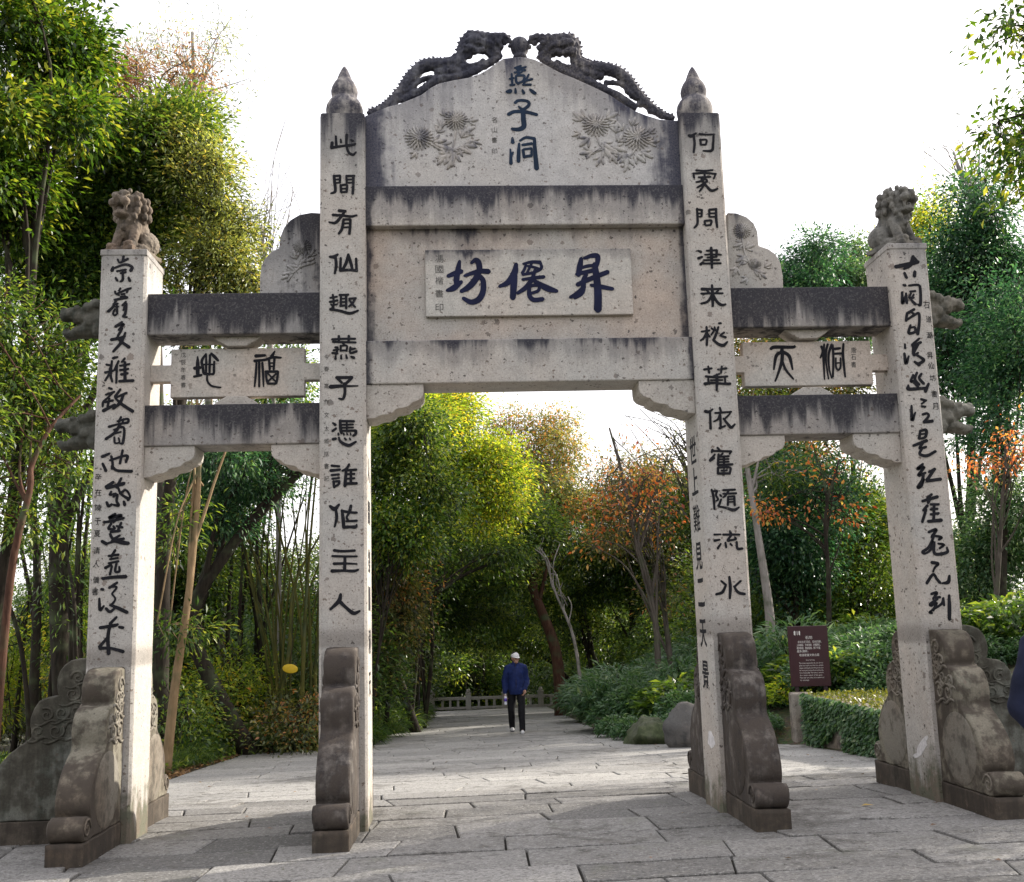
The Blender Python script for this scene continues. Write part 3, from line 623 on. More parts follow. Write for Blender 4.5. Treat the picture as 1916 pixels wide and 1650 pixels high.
for side in ('L', 'R'):
    x0, x1 = (G['OL'][1], G['IL'][0]) if side == 'L' else (G['IR'][1], G['OR'][0])
    ov = [(-.29, .50), (0, 0)]
    b1 = MB().box(x0-.01, x1+.01, .08, .46, S2, S1).build('side_beam', M_sb1, gate, .012)
    b2 = MB().box(x0-.01, x1+.01, .08, .46, S4, S3).build('side_beam', M_sb2, gate, .012)
    for (xx, s) in ((x0, 1), (x1, -1)): brk(xx, S4, .42, .265, s, .10, .44)
    # plaque with two tabs
    if side == 'L': q0, q1, t0, t1 = (318, 744), (570, 650), (680, 712), None
    else: q0, q1 = (1394, 723), (1628, 637)
    a = onY(*q0, .22); b = onY(*q1, .22); zt = (a[2]+b[2])/2; hh = (b[2]-a[2])/2
    th_ = .075
    po = [(x0-.01, zt-th_), (a[0], zt-th_), (a[0], zt-hh), (b[0], zt-hh), (b[0], zt-th_), (x1+.01, zt-th_), (x1+.01, zt+th_), (b[0], zt+th_), (b[0], zt+hh), (a[0], zt+hh), (a[0], zt+th_), (x0-.01, zt+th_)]
    pq = MB().prism(po, 'y', .22, .32).build('side_plaque', M_tag, gate, .007)
    for zz, s in ((S2, -1), (S3, 1)):                    # little cushion blocks above and below the plaque
        xm = (a[0]+b[0])/2
        po = [(xm-.21, zz), (xm+.21, zz), (xm+.16, zz+s*.04), (xm+.08, zz+s*.085), (xm-.08, zz+s*.085), (xm-.16, zz+s*.04)]
        if s > 0: po = po[::-1]
        MB().prism(po, 'y', .16, .38).build('cushion_block', M_br, gate, .008)
    if side == 'L':
        cv = lambda x, y: (320+x/6.843, 640+y/6.843)
        DI = [[(342,185,14),(342,280,40),(342,410,40)],[(300,335,36),(385,325,32)],[(295,442,26),(390,422,28)],[(450,150,20),(395,240,30),(410,330,28),(422,400,30),(470,412,24)],[(452,160,18),(450,280,24),(450,400,22)],[(515,145,24),(560,190,36),(605,238,26)],[(500,165,24),(496,300,26),(492,420,22)],[(555,250,24),(550,330,26),(545,405,26),(500,408,22)],[(400,290,22),(480,285,16),(560,290,20)],[(468,400,20),(465,490,22),(520,560,22),(640,582,16)]]
        FU = [[(1085,178,40),(1205,170,28)],[(1070,242,34),(1210,225,28),(1300,195,32),(1410,200,22)],[(1330,115,14),(1290,185,40)],[(1095,265,22),(1085,420,26),(1070,570,18)],[(1130,260,28),(1130,570,22)],[(1170,265,26),(1180,430,26),(1185,570,14)],[(1255,210,26),(1265,350,26)],[(1325,210,26),(1315,350,26)],[(1260,270,16),(1320,266,16)],[(1260,312,16),(1320,310,16)],[(1212,378,28),(1368,376,26)],[(1215,380,24),(1222,460,26),(1240,530,26)],[(1238,532,24),(1345,530,24)],[(1348,530,24),(1362,460,26),(1372,378,24)],[(1240,400,18),(1340,505,20)],[(1345,405,18),(1235,512,20)]]
        for st in (DI, FU): brush(MB(), st, .22, cv).build('character', M_paint, pq)
        letters('small_character', [(c, 343, y, 9, 10, dict(bold=0)) for c, y in zip('戊辰年春書', (664, 678, 692, 706, 720))], .22, M_faint, pq)
        sil = [(600, 398), (582, 397), (560, 401), (543, 411), (531, 425), (524, 443), (522, 463), (508, 470), (497, 481), (489, 497), (486, 517), (486, 545), (600, 545)]
    else:
        cv = lambda x, y: (1390+x/7.369, 625+y/7.369)
        TIAN = [[(382,205,34),(440,180,40),(690,180,34),(712,158,14)],[(540,200,36),(535,240,44)],[(545,240,36),(460,300,38),(425,490,20)],[(545,240,36),(640,310,38),(685,490,20)],[(545,240,40),(535,380,38),(490,530,28),(445,650,20)],[(545,370,22),(590,490,28),(695,620,20)]]
        DONGS = [[(1080,170,28),(1105,240,34),(1065,330,18)],[(1120,140,22),(1110,300,28),(1125,625,16)],[(1170,140,24),(1145,240,28),(1148,400,22),(1180,620,16)],[(1225,145,32),(1182,280,26),(1190,480,20),(1225,610,16)],[(1235,150,26),(1246,320,26),(1240,590,22)],[(1260,205,30),(1340,195,26)],[(1250,272,24),(1360,265,24)],[(1385,135,24),(1378,260,28),(1388,400,28),(1410,590,20)],[(1280,330,18),(1282,450,22),(1315,495,22),(1345,450,22),(1345,330,18)],[(1285,400,16),(1340,396,16)]]
        for st in (TIAN, DONGS): brush(MB(), st, .22, cv).build('character', M_paint, pq)
        letters('small_character', [(c, 1597, y, 9, 11, dict(bold=0)) for c, y in zip('唐石書', (655, 668, 682))], .22, M_faint, pq)
        sil = [(1361, 397), (1378, 398), (1397, 405), (1411, 417), (1418, 433), (1420, 459), (1438, 465), (1452, 475), (1461, 492), (1465, 515), (1466, 541), (1361, 541)]
    ps = [onY(x, y, .20) for x, y in sil]; pol = [(p[0], p[2]) for p in ps]
    pol[-1] = (pol[-1][0], S1-.003); pol[-2] = (pol[-2][0], S1-.003)
    if side == 'L': pol = pol[::-1]
    sh = MB().prism(pol, 'y', .20, .34).build('shoulder_stone', M_sh if side == 'L' else M_shr, gate, .012)
    cvs = lambda x, y: (onY(x, y, .20)[0], onY(x, y, .20)[2])
    if side == 'L':
        flower('flower_relief', [(566, 462, 15)], [[(566, 478), (560, 500), (535, 520)], [(560, 500), (590, 490)]], [(560, 500, 22, 170), (560, 495, 22, 40), (570, 490, 20, 20), (550, 510, 22, 190), (552, 508, 20, 140), (545, 515, 20, 200), (570, 485, 18, 80), (580, 480, 18, 60), (555, 485, 20, 110)], .20, sh, cvs, M_sh)
    else:
        flower('flower_relief', [(1388, 432, 15), (1412, 494, 11)], [[(1388, 446), (1396, 480), (1420, 515)], [(1396, 480), (1380, 500)]], [(1390, 455, 20, 200), (1394, 465, 20, 20), (1395, 480, 22, 210), (1400, 490, 20, 160), (1410, 505, 20, -20), (1420, 510, 18, -40), (1380, 500, 20, -120), (1430, 500, 16, 30), (1400, 520, 18, -150)], .20, sh, cvs, M_fl)
    # the beams' far ends run through the outer pillar as dragon-fish heads
    k = 'OL' if side == 'L' else 'OR'; s = -1 if side == 'L' else 1; xo = G[k][0] if s < 0 else G[k][1]
    for zt_, bm_ in ((S1, b1), (S3, b2)):
        zm = zt_-.19
        mb = MB()
        for (dx, dy, dz, rx, ry, rz) in ((.04, 0, -.01, .10, .13, .17), (.13, 0, 0, .10, .12, .15), (.22, 0, .045, .11, .105, .085), (.31, 0, .065, .085, .09, .062), (.375, 0, .05, .05, .07, .05), (.38, 0, .10, .035, .045, .03),
                                          (.22, 0, -.095, .11, .10, .055), (.31, 0, -.12, .075, .08, .042), (.36, 0, -.10, .035, .06, .03), (.15, -.10, .10, .05, .04, .045), (.15, .10, .10, .05, .04, .045), (.08, -.09, .13, .06, .05, .05), (.08, .09, .13, .06, .05, .05),
                                          (.25, -.075, .10, .03, .03, .028), (.25, .075, .10, .03, .03, .028), (.06, 0, .16, .09, .06, .04), (.05, -.10, -.10, .07, .04, .07), (.05, .10, -.10, .07, .04, .07), (.13, -.11, -.02, .05, .03, .05)):
            mb.ell((xo+s*dx, .27+dy, zm+dz), (rx, ry, rz), 12, 8)
        link('beam_end_head', sculpt(mb, .012, 2, .010, 26, zm), M_head[0 if side == 'L' else 1], gate)
# guardian lions on the outer pillars
def lion_mesh():
    mb = MB()
    for s in (-1, 1):
        mb.ell((s*.105, .10, .105), (.075, .125, .10)); mb.cap((s*.085, -.06, .21), (s*.092, -.125, .05), .048, .042); mb.ell((s*.095, -.165, .032), (.052, .062, .034))
        mb.ell((s*.118, .0, .035), (.045, .10, .035))
        mb.ell((s*.052, -.195, .462), (.046, .032, .022)); mb.ell((s*.048, -.205, .436), (.024, .020, .018)); mb.ell((s*.060, -.205, .392), (.052, .05, .036)); mb.ell((s*.125, -.06, .470), (.028, .022, .034))
        mb.cap((s*.065, -.205, .375), (s*.060, -.19, .325), .020, .016)
        for (x, y, z, r) in ((.112, -.10, .44, .030), (.125, -.09, .39, .032), (.120, -.10, .335, .032), (.100, -.115, .285, .032), (.128, -.03, .43, .034), (.138, -.02, .37, .036), (.130, -.01, .305, .036), (.110, .04, .45, .036), (.118, .06, .385, .038), (.112, .07, .315, .038), (.06, .085, .47, .036), (.05, .11, .41, .040), (.05, .12, .34, .040), (.055, -.12, .250, .034), (.06, -.04, .505, .026), (.03, .03, .515, .030), (.03, -.10, .515, .024), (.085, -.03, .49, .026)):
            mb.ell((s*x, y, z), r, 8, 6)
    mb.ell((0, .05, .185), (.115, .13, .16)); mb.ell((0, -.05, .215), (.105, .095, .115)); mb.ell((0, -.03, .39), (.128, .125, .118)); mb.ell((0, .03, .30), (.12, .11, .10))
    mb.ell((0, -.19, .405), (.085, .055, .040)); mb.ell((0, -.245, .425), (.040, .022, .024)); mb.ell((0, -.165, .298), (.072, .070, .024)); mb.ell((0, -.10, .335), (.085, .06, .05)); mb.ell((0, -.20, .318), (.04, .03, .014))
    mb.ell((0, -.15, .480), (.05, .05, .03))
    mb.tube([(.0, .17, .06), (.01, .20, .16), (.0, .19, .26)], [.04, .05, .02], 8); mb.ell((0, -.135, .20), (.032, .03, .032)); mb.tube([(-.09, -.10, .245), (-.04, -.135, .215), (.04, -.135, .215), (.09, -.10, .245)], .014, 6)
    mb.box(-.16, .16, -.21, .22, -.03, .012)
    return sculpt(mb, .0080, 3, .006, 42, 1)
LM = lion_mesh()
M_lion = [stone('lion_stone_left', None, base=(.17, .145, .115), warm=(.20, .14, .10), speck=.5, allover=.35, brown=.4, tint=(.035, .033, .028)), stone('lion_stone_right', None, base=(.17, .165, .15), warm=(.18, .165, .14), speck=.5, allover=.42, tint=(.035, .035, .035))]
for i, k in enumerate(('OL', 'OR')):
    a, b = G[k]; c = ((a+b)/2, .24, ZO+.005)
    me = LM if i == 0 else LM.copy()
    o = link('guardian_lion', me, M_lion[i], pil[k]); o.location = (c[0], c[1], c[2]+.03); o.rotation_euler = (0, 0, R(-22 if i == 0 else 28)); o.scale = (.95, .95, 1.08)
    MB().box(a-.006, b+.006, -.008, TD+.008, ZO-.055, ZO+.002).build('capital', M_out, pil[k], .01)

# couplets on the pillar fronts
ILS = {(600, 235): [
  [[(125,88,14),(130,180,18)],[(95,140,20),(90,185,20)],[(90,182,18),(180,168,15),(280,155,14)],[(165,112,10),(168,140,14)],[(215,75,18),(212,150,16),(228,215,16),(265,240,16),(292,218,10)],[(250,118,12),(268,128,14)],[(230,168,12),(288,150,12)]],
  [[(110,412,18),(116,470,18),(120,540,18),(85,558,12)],[(110,415,15),(160,412,14)],[(160,412,15),(158,470,15)],[(120,445,11),(158,442,11)],[(120,472,11),(158,470,11)],[(212,412,14),(215,472,14)],[(212,415,14),(278,415,16)],[(215,445,11),(270,443,11)],[(215,470,11),(270,470,11)],[(270,415,16),(268,500,17),(264,562,17)],[(165,490,15),(168,548,14)],[(165,492,12),(215,490,14),(214,548,14)],[(172,520,10),(212,518,10)],[(168,548,12),(214,546,12)]],
  [[(150,700,20),(205,705,18)],[(100,735,18),(180,740,16),(250,748,16),(298,738,12)],[(200,705,14),(160,760,18),(120,800,18),(68,795,10)],[(190,770,16),(175,850,18),(150,890,16)],[(190,772,13),(245,772,15)],[(245,772,16),(242,840,17),(236,892,17)],[(192,805,11),(238,803,11)],[(188,838,11),(236,836,11)]]],
 (600, 460): [
  [[(75,90,16),(110,90,22),(142,70,14)],[(122,90,17),(128,160,19),(116,228,14)],[(165,100,15),(162,200,18)],[(160,205,16),(230,198,17),(300,205,18)],[(228,70,15),(210,140,20),(180,198,16)],[(228,70,15),(248,140,20),(262,195,16)],[(292,105,16),(296,205,17)]],
  [[(100,402,14),(108,455,14)],[(78,428,12),(135,418,13)],[(75,462,14),(140,448,14)],[(108,455,14),(105,515,13)],[(112,485,11),(138,480,11)],[(85,480,12),(100,505,12),(80,525,16)],[(78,522,16),(160,535,17),(240,555,18),(310,532,12)],[(155,405,15),(230,402,13)],[(168,405,14),(165,495,15)],[(210,405,15),(210,515,15)],[(172,435,10),(208,433,10)],[(172,463,10),(208,461,10)],[(160,495,13),(215,488,13)],[(235,435,13),(292,432,14)],[(285,432,14),(265,470,14),(232,500,12)],[(235,445,12),(262,480,14),(285,505,13)]],
  [[(150,742,16),(150,795,15)],[(232,740,16),(230,795,15)],[(95,770,15),(190,765,14),(285,765,14)],[(100,790,13),(190,792,14),(290,795,13)],[(165,822,14),(165,865,14)],[(165,824,12),(215,822,12),(213,865,13)],[(165,862,12),(212,860,12)],[(120,835,14),(140,840,13),(128,890,15)],[(105,860,12),(148,852,12)],[(95,882,14),(140,885,14)],[(245,835,14),(245,880,14),(298,868,15)],[(245,855,12),(285,845,12)],[(180,800,12),(200,818,12)],[(125,900,10),(122,932,16)],[(168,900,10),(170,930,14)],[(210,898,10),(216,926,15)],[(250,912,12),(275,922,18)]]],
 (600, 690): [
  [[(130,72,20),(200,72,20),(260,70,18)],[(258,72,18),(215,115,18),(190,130,14)],[(140,80,18),(175,115,16)],[(80,148,26),(160,142,20),(235,142,13),(308,140,8)],[(195,120,18),(200,190,18),(185,245,17),(150,245,12)]],
  [[(100,445,12),(122,462,18)],[(98,512,16),(128,490,14)],[(100,580,18),(125,575,18)],[(160,425,17),(165,500,20),(172,530,18)],[(160,430,16),(275,432,16)],[(215,432,12),(215,500,12)],[(172,460,12),(268,458,12)],[(172,485,12),(268,483,12)],[(170,510,13),(292,508,15)],[(290,508,17),(288,535,18),(268,552,15)],[(190,528,8),(192,545,12)],[(215,525,8),(220,542,12)],[(245,528,8),(248,545,11)],[(145,530,10),(148,545,14)],[(150,565,12),(165,600,17),(230,630,20),(292,600,13)],[(198,572,12),(210,585,14)],[(238,570,10),(245,584,13)]],
  [[(90,797,16),(155,803,14)],[(82,838,20),(160,830,15)],[(90,875,15),(152,868,13)],[(95,905,14),(155,898,12)],[(105,925,15),(112,975,17)],[(108,928,13),(155,925,16)],[(152,928,17),(148,950,16),(115,970,13)],[(235,785,14),(215,820,17),(178,840,13)],[(210,830,17),(200,965,21)],[(215,835,14),(295,830,15)],[(215,868,12),(280,865,13)],[(215,905,12),(280,900,13)],[(205,945,17),(298,942,17)],[(250,830,15),(248,940,17)]]],
 (600, 930): [
  [[(78,75,18),(115,98,26),(152,60,14)],[(125,105,17),(132,170,19),(115,245,12)],[(175,108,16),(185,180,22),(190,250,20)],[(250,70,18),(238,120,20)],[(180,115,18),(240,125,16),(298,128,15)],[(240,120,16),(215,165,14),(225,190,14)],[(210,198,13),(298,195,16)],[(188,248,20),(240,245,18),(285,245,22),(298,228,12)]],
  [[(110,438,18),(180,445,16),(282,440,16)],[(95,485,14),(180,488,14),(300,488,12)],[(108,548,18),(200,546,15),(300,550,9)],[(200,490,18),(198,605,20)],[(92,608,22),(180,605,16),(270,608,18),(310,598,13)]],
  [[(165,800,18),(150,855,26),(80,925,16)],[(158,860,24),(210,910,20),(270,955,24),(322,938,14)]]]}
IRS = {(1275, 235): [
  [[(60,82,18),(85,85,20),(120,62,11)],[(100,80,15),(108,150,15),(100,222,13)],[(148,70,16),(210,74,11),(270,72,11)],[(265,72,12),(260,150,15),(248,205,17),(178,208,10)],[(155,115,15),(160,160,13)],[(155,118,12),(205,118,12),(200,158,12)],[(160,158,11),(202,156,11)]],
  [[(120,368,13),(190,372,12),(258,366,12)],[(98,405,13),(105,432,12)],[(95,395,13),(190,390,13),(285,398,12)],[(280,400,12),(265,438,11)],[(190,375,12),(190,425,12)],[(140,425,11),(240,422,11)],[(195,430,12),(165,455,13),(120,465,11)],[(160,440,11),(205,445,12),(210,465,12)],[(205,462,12),(165,490,13),(128,510,11)],[(190,485,12),(165,520,13),(148,542,11)],[(170,450,11),(200,490,14),(245,535,17),(298,520,11)]],
  [[(128,682,13),(132,750,15),(130,810,15),(105,842,12)],[(128,690,13),(170,695,13)],[(168,695,13),(165,748,13)],[(138,722,10),(165,722,10)],[(138,750,10),(165,748,10)],[(228,692,13),(230,752,13)],[(228,692,13),(288,688,15)],[(235,722,10),(280,722,10)],[(235,752,10),(280,750,10)],[(284,690,15),(286,770,16),(294,838,13)],[(190,785,13),(195,820,12)],[(190,785,12),(245,782,13),(240,818,13)],[(195,822,11),(242,818,12)]]],
 (1290, 455): [
  [[(70,62,12),(95,72,18)],[(72,125,18),(105,112,13)],[(90,175,18),(112,155,12)],[(178,38,17),(182,120,18),(185,205,14)],[(140,62,12),(225,58,14)],[(225,62,15),(220,105,14)],[(125,95,11),(180,92,11),(262,96,9)],[(145,118,11),(225,112,12)],[(115,140,11),(245,138,12)],[(110,168,11),(258,165,12)]],
  [[(185,345,14),(190,430,20),(192,518,15)],[(100,378,20),(180,378,15),(262,375,13)],[(95,415,13),(190,412,13),(275,412,12)],[(140,385,13),(165,410,12)],[(240,385,12),(215,410,12)],[(185,425,14),(150,480,16),(95,498,13)],[(195,425,14),(225,480,17),(262,508,18),(298,505,11)]],
  [[(140,688,14),(145,760,17),(142,840,14)],[(98,728,12),(165,718,13)],[(140,735,13),(118,780,15),(90,802,11)],[(150,745,10),(168,772,12)],[(180,700,12),(200,720,13),(178,755,12)],[(205,690,11),(215,720,12)],[(238,690,13),(215,760,17),(195,800,15)],[(200,800,15),(240,832,18),(280,840,20),(312,812,11)],[(240,660,12),(258,658,13)],[(285,735,13),(255,755,12)],[(250,760,11),(298,775,15)]]],
 (1300, 675): [
  [[(75,72,15),(140,62,13)],[(110,45,12),(118,100,14)],[(188,72,12),(262,62,13)],[(222,45,13),(215,100,13)],[(205,105,12),(150,130,13)],[(88,128,14),(180,135,14),(268,128,13)],[(180,112,15),(182,180,18),(180,245,12)],[(110,140,12),(112,180,13)],[(248,140,12),(250,180,13)],[(130,160,11),(228,158,11)],[(80,190,19),(150,182,14),(230,188,14),(290,190,18)]],
  [[(85,415,20),(115,420,18),(148,398,11)],[(125,420,14),(130,560,16)],[(205,385,13),(215,420,15)],[(165,430,12),(230,425,13),(300,420,12)],[(210,430,14),(190,480,13),(155,500,10)],[(210,450,14),(212,545,15),(205,555,14)],[(200,555,13),(250,535,12)],[(290,435,11),(245,480,12)],[(235,475,12),(275,525,17),(300,548,18),(330,522,11)]],
  [[(185,715,14),(205,735,14)],[(145,730,14),(138,755,13)],[(140,742,13),(300,745,14)],[(300,745,13),(285,768,11)],[(165,770,12),(130,815,18)],[(125,820,20),(160,800,13)],[(195,768,13),(190,855,16)],[(230,762,12),(200,790,13)],[(195,790,12),(280,785,13)],[(195,812,11),(278,808,11)],[(195,835,11),(280,830,11)],[(190,860,14),(260,855,14),(310,852,14)],[(240,785,13),(240,855,13)],[(190,878,13),(190,930,14)],[(190,880,11),(288,878,13),(286,930,14)],[(215,905,10),(265,902,10)],[(190,928,14),(288,926,14)],[(240,880,9),(240,925,9)]]],
 (1315, 900): [
  [[(72,70,13),(88,130,16),(96,232,13)],[(78,85,14),(118,80,14)],[(118,82,14),(108,115,13),(125,150,13),(108,165,10)],[(140,112,11),(152,125,13)],[(150,150,12),(138,185,14),(125,205,13)],[(130,208,13),(190,220,14),(255,238,20),(298,215,10)],[(165,75,13),(265,70,13)],[(215,75,12),(185,120,13),(165,135,10)],[(165,105,12),(275,100,13)],[(208,128,12),(205,200,13)],[(208,128,11),(258,125,13)],[(258,125,14),(262,200,14)],[(210,150,9),(256,148,9)],[(210,172,9),(258,170,9)]],
  [[(92,440,12),(148,438,10)],[(95,490,17),(140,482,11)],[(122,555,15),(148,515,11)],[(222,412,15),(235,440,15)],[(165,440,13),(240,440,14),(302,440,12)],[(235,445,13),(205,485,14),(215,495,12)],[(210,490,13),(270,478,13),(262,460,10)],[(185,505,12),(192,545,14)],[(225,515,12),(240,530,12)],[(278,500,13),(285,555,16),(325,555,15)]],
  [[(218,788,15),(226,880,20),(222,965,14)],[(150,822,13),(190,855,15)],[(188,862,14),(160,915,18),(108,932,14)],[(312,822,13),(262,868,14)],[(255,865,11),(290,915,18),(345,930,16)]]]}
for dct, k in ((ILS, 'IL'), (IRS, 'IR')):
    for (ox, oy), grp in dct.items():
        cv = lambda x, y, a=ox, b=oy: (a+x/4.4, b+y/4.4)
        for st in grp: brush(MB(), [[(x, y, w_*1.12) for x, y, w_ in s_] for s_ in st], 0, cv).build('character', M_paint, pil[k])
OLA = [
 [[(310,38,16),(303,85,20)],[(262,66,14),(280,92,14),(345,62,18)],[(225,130,18),(215,158,24)],[(225,140,14),(320,108,18),(378,128,20),(368,158,24)],[(255,162,14),(330,150,16)],[(285,180,14),(330,170,14)],[(302,160,14),(303,228,18),(284,248,14)],[(245,215,14),(258,238,18)],[(350,215,16),(362,242,20)]],
 [[(285,300,14),(272,322,14)],[(240,325,14),(252,345,14),(330,312,16),(370,300,16)],[(345,310,14),(335,336,14)],[(250,350,12),(275,356,14)],[(290,350,12),(320,346,14)],[(285,370,12),(325,365,14)],[(235,395,16),(340,375,20)],[(250,395,18),(225,450,18),(185,490,20)],[(225,430,14),(265,425,14)],[(240,450,12),(270,450,12)],[(240,470,14),(225,505,14),(240,520,14),(262,503,12)],[(255,440,14),(258,500,14)],[(330,410,14),(300,440,14)],[(320,440,14),(310,480,14)],[(335,425,14),(325,500,18),(308,530,20)],[(305,533,12),(340,535,12)]],
 [[(298,575,16),(245,612,22)],[(265,605,14),(310,592,18),(270,640,16)],[(300,625,14),(280,660,18),(262,690,16)],[(210,718,22),(280,705,20),(320,690,18)],[(325,660,14),(290,740,22),(225,815,16)],[(255,702,16),(300,740,20),(355,780,24)]],
 [[(225,868,20),(262,858,14)],[(170,920,16),(205,930,14),(195,962,14)],[(215,890,14),(205,1000,18),(218,1060,14)],[(160,985,18),(225,970,16)],[(200,985,16),(160,1050,14)],[(270,890,14),(235,965,16)],[(255,930,16),(250,1070,14)],[(320,870,16),(295,900,14)],[(280,930,14),(360,915,14)],[(280,965,16),(350,955,16)],[(290,1000,18),(345,990,16)],[(320,900,18),(322,1050,22)],[(275,1055,18),(390,1050,20)]],
 [[(190,1110,16),(215,1118,16)],[(165,1165,14),(235,1140,16)],[(225,1145,14),(180,1190,14),(145,1225,18),(140,1262,14)],[(160,1225,16),(225,1210,16)],[(195,1195,14),(180,1260,18)],[(145,1295,24),(240,1245,18)],[(285,1120,16),(240,1180,18)],[(240,1190,14),(335,1150,18)],[(310,1165,16),(280,1230,22),(225,1280,16)],[(245,1195,14),(300,1245,22),(385,1300,24)]],
 [[(290,1345,16),(270,1385,18)],[(260,1380,14),(340,1360,16),(350,1385,18)],[(310,1360,12),(300,1395,14)],[(190,1425,18),(260,1405,14),(345,1390,18)],[(285,1400,18),(240,1470,20),(165,1525,20)],[(230,1450,14),(310,1430,16),(305,1550,18),(280,1560,12)],[(240,1480,12),(290,1465,12)],[(235,1510,14),(240,1555,14),(275,1550,12),(270,1515,12)]]]
OLB = [
 [[(165,98,20),(220,75,16)],[(170,150,16),(195,205,20)],[(235,95,16),(245,150,16),(242,188,20)],[(225,125,14),(350,90,18),(345,140,16)],[(320,50,16),(300,150,16)],[(240,170,18),(280,202,18),(390,208,20)]],
 [[(250,290,20),(195,325,22)],[(200,335,20),(330,300,24)],[(310,260,16),(275,330,20)],[(285,330,14),(310,380,16),(368,418,20)],[(300,375,16),(345,350,14),(375,395,14),(360,425,18)],[(235,360,14),(225,385,14),(270,375,14)],[(250,400,14),(280,385,16),(275,430,16),(290,465,18),(250,460,14)],[(200,440,16),(215,470,18),(240,455,14)],[(330,435,16),(336,462,20)]],
 [[(265,530,20),(220,560,22),(310,540,22),(250,590,16)],[(180,592,16),(250,580,18),(330,560,16)],[(235,600,16),(215,640,18),(260,640,14),(250,620,14)],[(310,595,16),(285,650,16)],[(275,620,14),(320,630,16)],[(230,665,16),(300,655,18)],[(225,680,16),(250,715,18),(300,690,14)],[(165,735,20),(200,755,22)],[(210,750,14),(260,735,18),(320,745,26),(365,750,22)],[(240,730,16),(330,715,18)]],
 [[(265,800,16),(235,850,18)],[(215,845,16),(290,835,16)],[(225,870,14),(285,860,14)],[(190,935,20),(235,910,14)],[(215,900,14),(290,885,16)],[(240,920,14),(225,985,16)],[(275,895,14),(265,960,16),(295,960,16),(295,925,12)],[(170,1015,20),(250,1005,20),(345,1000,24)]],
 [[(160,1095,18),(175,1098,18)],[(145,1165,14),(150,1250,20),(180,1220,12)],[(280,1045,16),(220,1085,18)],[(225,1080,12),(275,1080,14),(240,1130,12)],[(240,1130,12),(265,1170,12),(240,1210,16)],[(195,1240,18),(225,1265,18),(265,1235,14)],[(225,1215,14),(280,1235,22),(355,1270,22)]],
 [[(275,1305,16),(225,1355,20)],[(150,1385,20),(250,1370,22),(285,1360,16)],[(295,1380,18),(325,1385,18)],[(230,1350,18),(210,1450,22),(215,1580,24)],[(215,1450,18),(145,1530,20)],[(150,1540,22),(230,1540,18),(325,1565,22)]]]
ORC = [
 [[(75,190,28),(200,165,32),(280,145,26)],[(235,95,24),(212,170,30),(150,210,18)],[(235,100,22),(275,145,22)],[(155,245,20),(175,290,22)],[(250,235,24),(246,276,26)]],
 [[(145,355,18),(165,360,20)],[(135,420,18),(140,520,24),(170,440,12)],[(170,430,16),(178,520,20)],[(195,360,16),(280,355,18),(300,400,20),(300,530,22),(275,530,12)],[(205,415,16),(255,410,16)],[(215,430,14),(200,470,18),(240,470,16)],[(240,440,14),(215,490,18)],[(215,490,16),(255,530,24)]],
 [[(245,575,20),(185,610,22)],[(180,610,20),(170,680,20)],[(180,670,16),(240,625,20),(215,600,12)],[(230,640,16),(285,612,20),(290,700,20),(275,800,26)],[(210,720,18),(195,790,22),(250,780,20),(250,740,18),(215,740,14)]],
 [[(160,890,14),(162,930,18)],[(155,975,18),(170,1065,26),(195,1000,14)],[(290,840,16),(225,900,22)],[(230,910,22),(305,875,20)],[(280,890,22),(235,970,26)],[(235,920,18),(240,990,20),(280,970,16)],[(255,985,16),(300,1010,20),(330,1040,24),(280,1075,24)],[(245,1050,16),(290,1080,26)]],
 [[(185,1280,22),(200,1300,26),(350,1290,22)],[(190,1265,16),(195,1300,20)],[(235,1170,16),(215,1230,20),(250,1220,14)],[(270,1150,18),(250,1210,22),(290,1260,20)],[(310,1160,18),(290,1200,20),(330,1250,22)],[(240,1240,16),(280,1280,18)],[(375,1250,18),(345,1320,26)]],
 [[(220,1450,16),(225,1580,26),(255,1510,12)],[(305,1390,18),(350,1405,20)],[(355,1400,14),(310,1435,14)],[(310,1455,16),(345,1460,18)],[(320,1530,20),(360,1520,18),(375,1545,18),(330,1600,20)],[(330,1600,20),(410,1590,24)]]]
